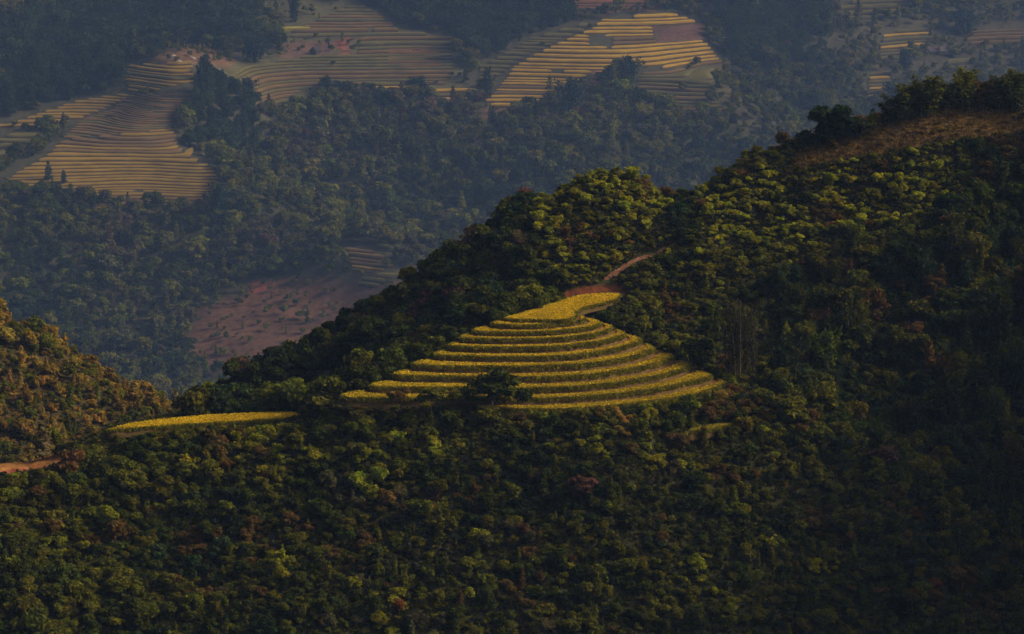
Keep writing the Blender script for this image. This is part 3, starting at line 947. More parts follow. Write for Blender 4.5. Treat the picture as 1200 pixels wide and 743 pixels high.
# zone: polygon in the photograph, density, mean scale, {kind: p}, {tint: p} that also paints sun and shade, words for the labels
NZ = [
    ('crease', [(780, 234), (800, 226), (818, 258), (818, 305), (796, 305), (788, 264)], 1.3, .6, {'shrub': .8, 'broadleaf_tree': .2}, {'dark green': .6, 'deep blue green': .3, 'olive green': .1}, 'in the dark crease beside the knoll'),
    ('brown ridge', [(925, 200), (1000, 186), (1100, 166), (1230, 150), (1230, 90), (1100, 100), (1000, 130), (940, 160)], .5, .4, {'shrub': 1}, {'brown': .6, 'ochre': .35, 'olive green': .05}, 'on the brown grassy top of the right ridge'),
    ('fern', [(775, 215), (850, 180), (925, 165), (1000, 150), (1110, 160), (1150, 215), (1080, 270), (980, 300), (900, 340), (800, 330), (780, 285)], 1.4, .52, {'shrub': .86, 'broadleaf_tree': .14}, {'yellow green': .40, 'bright lime': .16, 'olive green': .32, 'brown': .08, 'dark green': .04}, 'on the sunlit upper flank of the right hill'),  # tints brightened to paint sunlight onto this flank
    ('knob', [(640, 225), (700, 185), (785, 210), (800, 300), (745, 325), (690, 335), (645, 335), (610, 300)], 1.4, .48, {'shrub': .70, 'broadleaf_tree': .30}, {'yellow green': .46, 'bright lime': .22, 'olive green': .26, 'brown': .04, 'dark green': .02}, 'on the sunlit knoll above the terraces'),  # lime share raised so the foliage colour carries the sun on the knoll
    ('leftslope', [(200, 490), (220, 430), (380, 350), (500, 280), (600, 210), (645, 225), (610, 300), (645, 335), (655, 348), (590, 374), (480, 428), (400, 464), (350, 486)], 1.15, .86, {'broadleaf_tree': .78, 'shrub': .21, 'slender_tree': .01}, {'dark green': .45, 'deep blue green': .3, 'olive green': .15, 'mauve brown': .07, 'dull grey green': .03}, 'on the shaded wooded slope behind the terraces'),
    ('rightscrub', [(690, 365), (725, 345), (745, 325), (800, 325), (900, 340), (930, 420), (880, 460), (855, 452), (800, 425), (760, 395), (720, 372)], 1.3, .55, {'shrub': .75, 'broadleaf_tree': .2, 'slender_tree': .05}, {'olive green': .5, 'dark green': .25, 'yellow green': .15, 'brown': .1}, 'in the scrub right beside the terraces'),
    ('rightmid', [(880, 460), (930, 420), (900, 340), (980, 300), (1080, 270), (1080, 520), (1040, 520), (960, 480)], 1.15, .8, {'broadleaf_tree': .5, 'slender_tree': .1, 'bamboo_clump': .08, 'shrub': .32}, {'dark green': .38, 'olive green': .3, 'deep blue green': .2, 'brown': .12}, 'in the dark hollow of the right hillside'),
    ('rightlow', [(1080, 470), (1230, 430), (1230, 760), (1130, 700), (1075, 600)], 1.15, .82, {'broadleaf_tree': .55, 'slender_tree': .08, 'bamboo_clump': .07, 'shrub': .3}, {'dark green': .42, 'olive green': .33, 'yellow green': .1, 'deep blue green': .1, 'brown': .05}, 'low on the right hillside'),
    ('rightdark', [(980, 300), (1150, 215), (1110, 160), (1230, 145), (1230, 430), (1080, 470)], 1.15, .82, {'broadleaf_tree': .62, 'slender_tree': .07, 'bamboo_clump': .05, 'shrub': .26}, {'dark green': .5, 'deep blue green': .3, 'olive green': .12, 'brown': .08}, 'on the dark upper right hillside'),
    ('foreleft', [(-60, 540), (120, 505), (350, 490), (260, 560), (160, 640), (120, 760), (-60, 760)], 1.2, .68, {'broadleaf_tree': .42, 'shrub': .54, 'slender_tree': .04}, {'olive green': .46, 'yellow green': .11, 'dark green': .33, 'brown': .10}, 'on the lower left slope under the rice strip'),
    ('foretop', [(350, 490), (560, 480), (700, 482), (860, 452), (960, 500), (900, 560), (700, 545), (500, 545), (260, 560)], 1.3, .56, {'broadleaf_tree': .35, 'shrub': .62, 'slender_tree': .03}, {'olive green': .46, 'yellow green': .13, 'dark green': .26, 'brown': .13, 'ochre': .02}, 'just below the terraces'),
    ('fore', [(120, 760), (160, 640), (260, 560), (500, 545), (700, 545), (900, 560), (960, 500), (1075, 600), (1130, 700), (1230, 760), (1230, 800), (100, 800)], 1.35, .53, {'broadleaf_tree': .46, 'shrub': .48, 'slender_tree': .06}, {'dark green': .40, 'olive green': .34, 'brown': .10, 'dull grey green': .08, 'yellow green': .035, 'deep blue green': .06}, 'low on the wooded slope'),  # dark tints paint extra shade into the foreground foliage
]
DEFZ = ('else', None, .6, .95, {'broadleaf_tree': .75, 'shrub': .25}, {'dark green': .6, 'olive green': .4}, '')
BARE_NEAR = [s_[0] for s_ in SOIL_NEAR[:4]] + [[(702, 329), (742, 303), (774, 290), (782, 287), (784, 296), (750, 312), (714, 336)]]

FIELD_FRONT = [(p_[0], p_[1]) for l_ in ([LIPS[k_][0] for k_ in range(1, 10)],) for p_ in l_] + [(430, 467.5), (545, 468.5), (560, 471), (640, 477), (715, 474), (795, 463)] + [LIPS[k_][-1] for k_ in range(10, 0, -1)] + [(727, 345), (640, 358)]
KEEP_TAN = [(-100, 552), (-100, 540), (0, 534), (72, 529), (80, 536), (60, 544), (30, 549)]
KEEP_PATH = [(702, 330), (726, 316), (742, 304.5), (774, 291), (784, 288), (782, 292), (756, 305), (734, 316), (712, 331)]
KEEP_RED = [(662, 346), (668, 337), (690, 335), (720, 335), (724, 344)]
KEEP_BROWN = [(925, 192), (1000, 180), (1100, 163), (1215, 152), (1215, 122), (1130, 118), (1060, 132), (1000, 148), (950, 165)]
KEEP_VALLEY = [(60, 524), (85, 440), (226, 425), (224, 474), (190, 489), (132, 499)]
STRIP_FRONT = [(128, 505.5), (200, 500.5), (260, 496.5), (300, 494.5), (340, 492), (355, 488), (345, 484), (300, 485), (240, 487), (190, 492), (150, 498)]
KEEP_LEDGE = [(343, 491), (352, 481), (380, 471), (400, 462), (432, 452), (436, 464), (404, 473), (374, 487)]
KEEP = [FIELD_FRONT, KEEP_LEDGE, STRIP_FRONT, KEEP_TAN, KEEP_PATH, KEEP_RED, KEEP_BROWN]
pool = []          # near plants: dict
sp = 1.8
gx, gy = np.meshgrid(np.arange(-190, 300, sp), np.arange(575, 850, sp))
P2 = np.stack([gx.ravel(), gy.ravel()], 1) + RNG.uniform(-.95, .95, (gx.size, 2))
Z2 = HN.z(P2[:, 0], P2[:, 1])
P3 = np.c_[P2, Z2]
PX = project(P3)
ok = (PX[:, 0] > -150) & (PX[:, 0] < 2000) & (PX[:, 1] < 830) & ((PX[:, 0] < 1330) | (RNG.random(len(P3)) < .5))
# keep off the terraces
for ring in slab_poly + [STRIP, SMALL]:
    c = ring.mean(0)
    big = ring + outward(ring, True) * .7
    ok &= ~inside(big, P2)
ok &= ~patches(BARE_NEAR, PX)
DR = fbm(P2[:, 0] / 6, P2[:, 1] / 6, 141); DR2 = fbm(P2[:, 0] / 6, P2[:, 1] / 6, 142)
# is its top in view of the lens over the ground in front of it?
top = P3 + [0, 0, 4.0]
vis = np.ones(len(P3), bool)
for f in np.linspace(.80, .985, 40):
    q = top * f
    vis &= ~((q[:, 1] > 540) & (HN.z(q[:, 0], q[:, 1]) + 1.2 > q[:, 2]))
for i in np.nonzero(ok)[0]:
    z = DEFZ
    for c in NZ:
        if inside(c[1], PX[i:i + 1])[0]:
            z = c; break
    if z is DEFZ and not vis[i] and RNG.random() < .35:
        continue
    n = RNG.poisson(1) if False else (1 if RNG.random() < z[2] * .78 else 0)
    if not n:
        continue
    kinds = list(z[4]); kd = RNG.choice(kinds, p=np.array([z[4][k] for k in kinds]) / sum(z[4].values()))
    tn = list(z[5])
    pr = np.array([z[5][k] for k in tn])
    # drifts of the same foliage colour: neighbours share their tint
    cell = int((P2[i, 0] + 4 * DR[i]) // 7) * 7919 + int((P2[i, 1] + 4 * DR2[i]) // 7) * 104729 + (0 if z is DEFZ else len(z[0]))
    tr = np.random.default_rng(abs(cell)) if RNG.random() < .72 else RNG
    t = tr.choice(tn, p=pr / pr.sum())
    var = len(SPECIES[kd])
    vi = int(RNG.integers(var))
    if kd == 'shrub' and z[0] in ('fern', 'brown ridge'):
        vi = int(RNG.choice([4, 5, 4, 5, 0, 1]))
    if 765 < PX[i, 0] < 812 and PX[i, 1] < 250:      # scrubby notch beside the knoll
        kd = 'shrub'; vi = vi % 6
    s = z[3] * float(np.clip(RNG.lognormal(-.06, .42), .4, 2.1))
    if kd == 'shrub' and z[0] not in ('brown ridge',):
        s *= 1.15
    # low cover along the front of the fields: nothing tall stands before them
    hpx = {'broadleaf_tree': 5.2, 'slender_tree': 6.7, 'shrub': 2.4, 'bamboo_clump': 9.5}[kd] * s * F / P3[i, 1]
    fr = np.array([0, .12, .24, .36, .48, .6, .72, .84, 1.0])
    pts = np.stack([np.full(9, PX[i, 0]), PX[i, 1] - hpx * fr], 1)
    lim_ = 1.0
    for kp in KEEP:
        m_ = inside(kp, pts)
        if m_.any() and not m_[0]:
            lim_ = min(lim_, fr[int(np.argmax(m_))] - .06)
    if lim_ < 1:
        s *= max(lim_, .1)
        if s < .17:
            continue
    if inside(KEEP_VALLEY, pts[3:]).any() and hpx > 6:
        continue
    pool.append(dict(kind=kd, p=P3[i], s=s, t=t, v=vi, zone=z, px=PX[i], vis=bool(vis[i])))

# ------------------------------------------------------------------ single plants that stand out
def landmark(kind, px, py, wpx, hpx, tint, label, H=None, v=0, group=None, cat=None, nearer=0):
    p = (H or HN).hit(px, py)
    p = p * (1 - nearer / p[1])
    hh = {'broadleaf_tree': 5.1, 'slender_tree': 6.6, 'shrub': 2.3, 'bamboo_clump': 9.3}[kind]
    ww = {'broadleaf_tree': 4.9, 'slender_tree': 2.6, 'shrub': 3.9, 'bamboo_clump': 5.6}[kind]
    mpp = p[1] / F
    tt = np.array(TINTS[tint] if isinstance(tint, str) else tint)
    sz = hpx * mpp / hh; s = wpx * mpp / ww
    return plant(kind, v, p, s, RNG.uniform(0, 6.28), tt, label, group, sz, cat)


landmark('broadleaf_tree', 576, 474, 70, 56, 'dark green', 'broad dark bushy tree overgrowing the middle of the lower terraces', v=7, nearer=7)
landmark('shrub', 545, 476, 44, 24, 'olive green', 'olive shrub at the left foot of the dark bushy tree on the terraces', v=0, nearer=7)
landmark('shrub', 607, 478, 40, 26, 'dark green', 'dark shrub at the right foot of the dark bushy tree on the terraces', v=2, nearer=7)
landmark('shrub', 505, 476, 46, 26, 'olive green', 'olive shrub covering the left ends of the lower terrace banks', v=3, nearer=7)
landmark('shrub', 470, 474, 40, 20, 'brown', 'brownish shrub under the golden tips of the lower left terraces', v=1, nearer=7)
landmark('broadleaf_tree', 978, 166, 62, 56, (.020, .034, .012), 'large dark spreading tree standing on the right skyline', v=6)
landmark('broadleaf_tree', 948, 172, 34, 24, 'deep blue green', 'low bluish tree left of the large dark skyline tree', v=7)
landmark('broadleaf_tree', 1008, 158, 34, 26, 'dark green', 'rounded dark tree just right of the large skyline tree', v=7)
landmark('slender_tree', 1022, 150, 16, 24, 'yellow green', 'small pale yellow green tree between skyline tree and bamboo', v=1)
for i, (a, b, ww, hh, t, lab) in enumerate([
        (1042, 146, 40, 30, 'dark green', 'leftmost feathery bamboo of the row on the right skyline'),
        (1058, 141, 46, 44, 'olive green', 'second feathery bamboo of the row on the right skyline'),
        (1075, 136, 48, 42, 'dark green', 'third feathery bamboo of the row on the right skyline'),
        (1092, 132, 48, 44, 'olive green', 'fourth feathery bamboo of the row on the right skyline'),
        (1108, 128, 40, 32, 'dark green', 'fifth feathery bamboo of the skyline row, lower than its neighbours'),
        (1132, 127, 46, 50, 'olive green', 'tallest upright bamboo behind the brown crest of the right ridge'),
        (1152, 128, 44, 34, 'brown', 'brownish bamboo right of the tallest one behind the brown crest'),
        (1170, 128, 46, 42, 'dark green', 'dark bamboo behind the brown crest near the right edge'),
        (1192, 128, 54, 50, 'dark green', 'last bamboo of the skyline row, cut by the right edge')]):
    landmark('bamboo_clump', a, b, ww, hh, t, lab, v=i % 3, group='bamboo along the right skyline')
landmark('slender_tree', 842, 207, 12, 20, 'olive green', 'small pointed olive tree on the saddle right of the knoll', v=0)
landmark('broadleaf_tree', 785, 234, 26, 16, 'brown', 'low brown tree in the notch between knoll and right hill', v=4)
for i, (a, b, ww, hh, t, lab) in enumerate([
        (618, 262, 24, 26, 'dark green', 'pointed dark tree on the left shoulder of the sunlit knoll'),
        (580, 284, 24, 24, 'dark green', 'round dark tree on the ridge line left of the knoll shoulder'),
        (466, 362, 28, 30, 'dark green', 'dark tree on the ridge line left of the thin bare tree'),
        (383, 412, 26, 34, 'dark green', 'dark round headed tree standing out on the lower ridge line'),
        (410, 402, 34, 30, 'deep blue green', 'broad bluish tree beside the round headed tree on the ridge'),
        (300, 452, 22, 34, 'dark green', 'lone dark tree rising above the low end of the wooded ridge'),
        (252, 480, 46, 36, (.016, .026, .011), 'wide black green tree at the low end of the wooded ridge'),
        (325, 462, 40, 30, 'dark green', 'spreading dark tree behind the golden rice strip'),
        (284, 484, 34, 30, 'dark green', 'dark tree behind the middle of the golden rice strip'),
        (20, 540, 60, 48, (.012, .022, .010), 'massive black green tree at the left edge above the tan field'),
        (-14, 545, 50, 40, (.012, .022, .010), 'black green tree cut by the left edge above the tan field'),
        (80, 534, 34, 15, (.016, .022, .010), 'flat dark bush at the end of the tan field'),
        (112, 508, 24, 16, 'dark green', 'dark tree at the tip of the golden rice strip'),
        (682, 590, 44, 40, (.085, .042, .028), 'large reddish brown tree in the middle of the lower slope'),
        (502, 606, 20, 20, 'rust red', 'small rust red tree on the lower slope left of centre'),
        (468, 722, 24, 22, 'rust red', 'rust coloured tree near the bottom edge left of centre'),
        (1095, 692, 24, 18, (.13, .06, .02), 'orange brown tree low on the slope at the right'),
        (1035, 560, 44, 46, 'mauve brown', 'large brownish tree at the right rim of the lower slope'),
        (560, 645, 30, 26, 'yellow green', 'yellow green tree in the middle of the lower slope'),
        (900, 640, 30, 24, 'bright lime', 'lime green tree low on the slope right of centre'),
        (930, 500, 50, 36, 'olive green', 'large olive tree where the slope rim meets the dark hollow'),
        (893, 476, 36, 24, 'olive green', 'olive tree just off the right end of the lowest terrace')]):
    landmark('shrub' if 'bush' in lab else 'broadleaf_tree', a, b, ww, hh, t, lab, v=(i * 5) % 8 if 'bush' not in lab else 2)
for i, (a, b, ww, hh, t, lab) in enumerate([
        (50, 538, 30, 48, (.16, .125, .05), 'pale feathery tree beside the black tree at the left edge'),
        (206, 492, 16, 40, (.20, .16, .05), 'thin pale yellow tree behind the left part of the rice strip'),
        (158, 480, 22, 36, 'ochre', 'ochre tree on the valley hillock beside the dark gully'),
        (178, 484, 26, 34, 'ochre', 'second ochre tree on the low end of the valley hillock')]):
    landmark('slender_tree', a, b, ww, hh, t, lab, H=HM if i >= 1 else HN, v=i % 3)
FARB = [(238, 128, 22, 52, 'tall bamboo left of the bare mound field edge, above the ravine'), (258, 116, 20, 38, 'bamboo next to the tall one above the ravine'), (292, 122, 24, 34, 'dark bamboo at the foot of the olive meadow'),
        (258, 262, 26, 46, 'dark upright bamboo at the lower right corner of the large golden field'),
        (572, 114, 16, 38, 'lone narrow bamboo at the lower left of the bright golden slope'), (668, 140, 30, 52, 'large bamboo under the middle of the bright golden slope'),
        (735, 98, 34, 32, 'bushy bamboo inside the bright golden slope'), (718, 100, 26, 20, 'low bamboo joined to the bushy one inside the golden slope'), (380, 106, 24, 18, 'small dark clump inside the olive meadow'), (395, 112, 26, 16, 'second small dark clump inside the olive meadow'),
        (490, 112, 44, 22, 'wide dark clump at the lower edge of the olive meadow'), (450, 128, 30, 24, 'dark clump left of the wide one below the olive meadow'),
        (345, 26, 16, 30, 'dark bamboo left of the single bright strip'), (298, 72, 34, 36, 'dark clump beside the bare mound'), (1062, 82, 22, 26, 'dark clump below the dim yellow terraces'), (1128, 40, 44, 30, 'large dark clump above the purple roofed house'), (1042, 118, 24, 22, 'dark clump over the skyline bamboo')]
for i, (a, b, ww, hh, lab) in enumerate(FARB):
    landmark('bamboo_clump', a, b, ww, hh, (.012, .030, .022) if i % 2 else (.014, .030, .018), lab, H=HF, v=i % 3, group='bamboo clumps on the far mountainside')
for a, b, ww, hh, lab in [(57, 214, 12, 26, 'dark pointed conifer at the lower left corner of the large golden field'), (75, 218, 10, 18, 'smaller dark conifer beside the pointed one in the golden field')]:
    landmark('slender_tree', a, b, ww, hh, 'deep blue green', lab, H=HF, v=1)
landmark('broadleaf_tree', 45, 236, 34, 22, 'dark green', 'dark tree under the two conifers of the golden field', H=HF, v=2)
landmark('broadleaf_tree', 180, 250, 40, 24, 'dark green', 'dark tree at the lower edge of the large golden field', H=HF, v=3)

c9 = lip_xy[9]; n9 = outward(c9, False)
px9 = project(np.c_[c9, np.full(len(c9), Zk[9])])
for i, xx in enumerate(np.linspace(404, 566, 19)):
    j = int(np.argmin(np.abs(px9[:, 0] - xx) + 50 * (n9[:, 1] > 0)))
    q = c9[j] + n9[j] * RNG.uniform(1.4, 2.6)
    plant('shrub', int(RNG.integers(4)), (q[0], q[1], Zk[9] - RNG.uniform(2.4, 3.0)), RNG.uniform(.45, .75), RNG.uniform(0, 6.28), np.array(TINTS[['olive green', 'dark green', 'brown', 'olive green'][i % 4]]) * RNG.uniform(.8, 1.3),
          'low %s shrub on the bank under the lowest left golden tip' % ['olive green', 'dark green', 'brown', 'olive green'][i % 4], '%s shrubs on the bank under the lowest left golden tip' % ['olive green', 'dark green', 'brown', 'olive green'][i % 4])

# thin, nearly bare tree on the ridge line
def bare_tree(px, py, hpx, label):
    p = HN.hit(px, py); h = hpx * p[1] / F
    root = bpy.data.objects.new('bare_tree', None); COL.objects.link(root); root.location = p
    tag(root, label, 'tree')
    r_ = np.random.default_rng(4); T = []; tips = []
    path = np.array([(.02 * z * z - .02 * z, .05 * math.sin(z), z) for z in np.linspace(-.6, h * .95, 9)])
    T.append(tube(path, np.linspace(.16, .03, 9)))
    for i in range(17):
        z0 = h * r_.uniform(.32, .9); a = r_.uniform(0, 6.28); l = h * .36 * (1.1 - z0 / h) + .5
        q = [(np.interp(z0, path[:, 2], path[:, 0]) + math.cos(a) * l * t, math.sin(a) * l * t, z0 + .55 * l * t ** .8) for t in (0, .4, .75, 1)]
        T.append(tube(q, np.linspace(.06, .015, 4), 4)); tips.append(q[-1]); tips.append(q[-2])
    V, Fc = join_tubes(T)
    link('trunk', new_mesh('trunk', V, Fc, [BARK], smooth=True), root)
    tips = np.array(tips); k = r_.integers(0, len(tips), 420)
    C = tips[k] + r_.normal(0, .42, (420, 3)) * [1, 1, .6]
    nn = r_.normal(size=(420, 3)); nn /= np.linalg.norm(nn, axis=1, keepdims=True)
    V, Fq = leaf_quads(C, nn, r_.uniform(.12, .26, 420), r_)
    me = new_mesh('crown', V, Fq, [LEAF]); face_attr(me, 'var', r_.random(420))
    o = link('crown', me, root); o['tint'] = [.045, .038, .025]


bare_tree(541, 313, 40, 'thin sparse tree with see-through crown on the wooded ridge line')


# the tall bamboo stand with bare stems on the right
def tall_stand():
    p = HN.hit(866, 446)
    root = bpy.data.objects.new('bamboo_clump', None); COL.objects.link(root); root.location = p
    tag(root, 'tall stand of bare grey stems in the scrub right of the terraces', 'bamboo', None)
    r_ = np.random.default_rng(6); C = []
    for i in range(15):
        a = r_.uniform(0, 6.28); bx = r_.normal(0, 1.6); by = r_.normal(0, 1.2); h = r_.uniform(13, 20); ln = bx * .14 + r_.normal(0, .25)
        pts = np.array([(bx + ln * t * t * 3, by + .3 * t, h * t - 1 * (t == 0)) for t in np.linspace(0, 1, 7)])
        V, Fc = tube(pts, np.linspace(.16, .04, 7), 6)
        link('stem', new_mesh('stem', V, Fc, [CULM if i % 2 else BARK], smooth=True), root)
        t = r_.uniform(.25, 1, 150)
        Q = np.stack([np.interp(t, np.linspace(0, 1, 7), pts[:, j]) for j in range(3)], 1)
        C.append(Q + r_.normal(0, 1, (150, 3)) * (.25 + .75 * t[:, None] ** 2) * [.8, .8, .8])
    C = np.concatenate(C); n = len(C)
    nn = r_.normal(size=(n, 3)) + [0, 0, .4]; nn /= np.linalg.norm(nn, axis=1, keepdims=True)
    V, Fq = leaf_quads(C, nn, r_.uniform(.25, .5, n), r_, 2.0, .4)
    me = new_mesh('foliage', V, Fq, [LEAF]); face_attr(me, 'var', r_.random(n))
    o = link('foliage', me, root); o['tint'] = [.05, .046, .022]


tall_stand()

# ------------------------------------------------------------------ choose the plants that show largest as individuals
def in_frame(d):
    return d['vis'] and -5 < d['px'][0] < 1205 and 0 < d['px'][1] < 752


ANCHORS = [(415, 466, 'the lowest left golden tip'), (850, 452, 'the right end of the lowest terrace'), (190, 500, 'the golden rice strip'), (320, 492, 'the right end of the golden rice strip'), (35, 541, 'the tan field'),
           (835, 503, 'the small green rice patch'), (682, 572, 'the large reddish brown tree'), (900, 630, 'the lime green tree'), (560, 633, 'the lone yellow green tree'), (470, 712, 'the rust coloured tree'),
           (715, 205, 'the top of the knoll'), (742, 307, 'the brown path'), (785, 228, 'the notch beside the knoll'), (1090, 150, 'the brown crest'), (975, 142, 'the large skyline tree'),
           (862, 405, 'the tall bare stems'), (576, 450, 'the dark bushy tree'), (502, 597, 'the small rust red tree'), (1095, 685, 'the orange brown tree'), (1035, 540, 'the large brownish tree'), (930, 484, 'the large olive tree'),
           (20, 516, 'the black green tree'), (541, 292, 'the thin bare tree'), (383, 395, 'the round headed tree'), (252, 462, 'the wide black tree'), (720, 365, 'the topmost terrace'), (640, 482, 'the foot of the terraces'),
           (1000, 300, 'the dark right flank'), (900, 260, 'the sunlit right flank'), (100, 680, 'the bottom left corner'), (1150, 730, 'the bottom right corner'), (1160, 420, 'the dark right edge'), (620, 720, 'the middle of the bottom edge'), (840, 720, 'the bottom edge')]
AXY = np.array([a_[:2] for a_ in ANCHORS], float)
rest = {}; ones = []
WORDS = {'broadleaf_tree': ('round', 'tree', 'round trees'), 'slender_tree': ('slim', 'tree', 'slim trees'), 'shrub': ('low', 'shrub', 'shrubs'), 'bamboo_clump': ('feathery', 'bamboo', 'bamboo clumps')}
for kind in SPECIES:
    ds = [d for d in pool if d['kind'] == kind]
    ds.sort(key=lambda d: -(d['s'] / d['p'][1]) if in_frame(d) else 1)
    lim = {'broadleaf_tree': 260, 'slender_tree': 285, 'shrub': 270, 'bamboo_clump': 240}[kind]
    nf = sum(in_frame(d) for d in ds)
    one = ds[:min(lim, nf)]
    rest[kind] = ds[len(one):]
    sz = np.array([d['s'] for d in one]); q1, q2 = np.quantile(sz, [.4, .75])
    for d in one:
        dv = d['px'] - AXY; k = int(np.argmin(np.hypot(dv[:, 0] * .8, dv[:, 1]))); dx, dy = dv[k]
        side = ('right of' if dx > 0 else 'left of') if abs(dx) > abs(dy) * 1.2 else ('below' if dy > 0 else 'above')
        how = 'just' if math.hypot(dx, dy) < 32 else 'well'
        size = 'big ' if d['s'] > q2 else ('' if d['s'] > q1 else 'small ')
        sh, w1, w2 = WORDS[kind]
        d['label'] = f"{size}{sh} {d['t']} {w1} {how} {side} {ANCHORS[k][2]}"
        d['group'] = f"{d['t']} {w2} near {ANCHORS[k][2]}"
        ones.append(d)
same = {}
for d in ones:
    same.setdefault(d['label'], []).append(d)
for lab, ds in same.items():
    names = {2: ['left one of two', 'right one of two'], 3: ['leftmost of three', 'middle one of three', 'rightmost of three']}.get(len(ds))
    if names and len((lab + ' ' + max(names, key=len)).split()) <= 15:
        for d, nm in zip(sorted(ds, key=lambda d: d['px'][0]), names):
            d['label'] = lab + ', ' + nm
for d in ones:
    tt = np.array(TINTS[d['t']]) * RNG.uniform(.75, 1.3) * RNG.uniform(.9, 1.1, 3)
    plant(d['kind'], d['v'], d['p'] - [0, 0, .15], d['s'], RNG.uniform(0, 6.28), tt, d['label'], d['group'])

# the rest of each kind
NAMES = {'broadleaf_tree': ('woodland', 'dense small woodland trees covering the near hillsides'), 'slender_tree': ('young_woodland', 'thin young trees filling the near woodland'),
         'shrub': ('undergrowth', 'scrubby undergrowth covering the near hillsides'), 'bamboo_clump': ('bamboo_thicket', 'bamboo thicket on the near hillsides')}
for kind, ds in rest.items():
    if not ds:
        continue
    nm, lab = NAMES[kind]
    tint = np.array([np.array(TINTS[d['t']]) * RNG.uniform(.75, 1.3) * RNG.uniform(.9, 1.1, 3) for d in ds])
    for v in range(len(SPECIES[kind])):          # every variant has a source in the scene
        assert (kind, v) in SRC, (kind, v)
    stuff_instances(nm, np.array([d['p'] for d in ds]) - [0, 0, .15], [d['s'] for d in ds], RNG.uniform(0, 6.28, len(ds)), tint, [d['v'] for d in ds],
                    [SRC[(kind, v)][0] for v in range(len(SPECIES[kind]))], lab)

# ------------------------------------------------------------------ hillock and far forest (masses)
def scatter_mass(H, x0, x1, y0, y1, spc, name, label, choose):
    gx, gy = np.meshgrid(np.arange(x0, x1, spc), np.arange(y0, y1, spc))
    p = np.stack([gx.ravel(), gy.ravel()], 1) + RNG.uniform(-spc * .48, spc * .48, (gx.size, 2))
    q = np.c_[p, H.z(p[:, 0], p[:, 1])]
    px = project(q)
    ok = (px[:, 0] > -120) & (px[:, 0] < 1320) & (px[:, 1] > -80)
    q = q[ok]; px = px[ok]
    keep, sc, tint, idx, meshes = choose(q, px)
    q = q[keep]
    return stuff_instances(name, q - [0, 0, .3], sc[keep] * (KF if H is HF else 1), RNG.uniform(0, 6.28, len(q)), tint[keep], idx[keep], meshes, label)


MESHES = [SRC[('broadleaf_tree', v)][0] for v in range(6)] + [SRC[('slender_tree', v)][0] for v in range(3)] + [SRC[('shrub', v)][0] for v in range(4)] + [SRC[('bamboo_clump', v)][0] for v in range(3)]
OPEN_FAR = [s_[0] for s_ in SOIL_FAR]


def tints_of(names, n, drift):
    cols = np.array([TINTS[k] for k in names]); r = np.clip((drift * .5 + .5) * len(names) * .8 + RNG.uniform(-.6, 1.2, n), 0, len(names) - 1e-3).astype(int)
    return cols[r] * RNG.uniform(.7, 1.35, (n, 1)) * RNG.uniform(.9, 1.1, (n, 3))


def far_choose(q, px):
    n = len(q)
    big = np.zeros(n, bool)
    pxx = px + RNG.normal(0, 1.5, px.shape)
    on_field = patches(FIELD_POLYS, pxx)
    for dx, dy in ((0, -5), (0, 3), (4, -2), (-4, -2)):
        on_field |= patches(FIELD_POLYS, px + [dx, dy])
    core = patches(FIELD_POLYS, pxx)
    rim = on_field & ~core
    open_ = patches(OPEN_FAR, pxx) | rim
    keep = (~core | (RNG.random(n) < .004)) & (~rim | (RNG.random(n) < .6)) & (~open_ | (RNG.random(n) < np.where(px[:, 0] > 815, .7, .45)))
    keep &= RNG.random(n) < .93
    drift = fbm(q[:, 0] / 85, q[:, 1] / 85, 51)
    tint = tints_of(['deep blue green', 'dark green', 'olive green', 'dull grey green', 'mauve brown'], n, drift)
    sc = np.clip(RNG.lognormal(.42, .3, n), .7, 3.0)
    sc = np.where(open_, sc * np.where(px[:, 0] > 815, .65, .42), sc)
    tint = np.where(open_[:, None], np.array(TINTS['olive green'])[None, :] * RNG.uniform(.7, 1.4, (n, 1)), tint)
    idx = RNG.integers(0, 6, n)
    r = RNG.random(n)
    idx = np.where(r < .12, RNG.integers(6, 9, n), idx)
    dense = [[(300, 0), (150, 0), (0, 40), (0, 140), (110, 110), (140, 100), (140, 70), (215, 50), (300, 60)], [(430, 0), (640, 0), (650, 10), (690, 30), (560, 75), (520, 40)], [(830, 0), (980, 0), (960, 90), (860, 70)], [(210, 100), (240, 70), (300, 110), (300, 190), (230, 170)]]
    dn = patches(dense, px)
    idx = np.where(dn & (r > .8), RNG.integers(13, 16, n), idx)
    sc = np.where(dn, sc * 1.35, sc)
    sc = np.where(idx >= 13, sc * .75, sc)
    tint = np.where(dn[:, None], np.array(TINTS['deep blue green'])[None, :] * RNG.uniform(.6, 1.2, (n, 1)), tint)
    return keep, sc, tint, idx, MESHES


scatter_mass(HF, -420 * KF, 430 * KF, 1330 * KF, 2120 * KF, 5.4 * KF, 'distant_forest', 'hazy forest covering the far mountainside', far_choose)


def mid_choose(q, px):
    n = len(q)
    drift = fbm(q[:, 0] / 22, q[:, 1] / 22, 61)
    tint = tints_of(['brown', 'ochre', 'olive green', 'ochre', 'yellow green'], n, drift) * 1.0
    keep = RNG.random(n) < .9
    sc = np.clip(RNG.lognormal(-.42, .4, n), .3, 1.5)
    idx = np.where(RNG.random(n) < .4, RNG.integers(0, 6, n), np.where(RNG.random(n) < .2, RNG.integers(6, 9, n), RNG.integers(9, 13, n)))
    return keep, sc, tint, idx, MESHES


scatter_mass(HM, -330, 40, 835, 1010, 2.2, 'hillock_scrub', 'ochre and olive scrub covering the valley hillock', mid_choose)

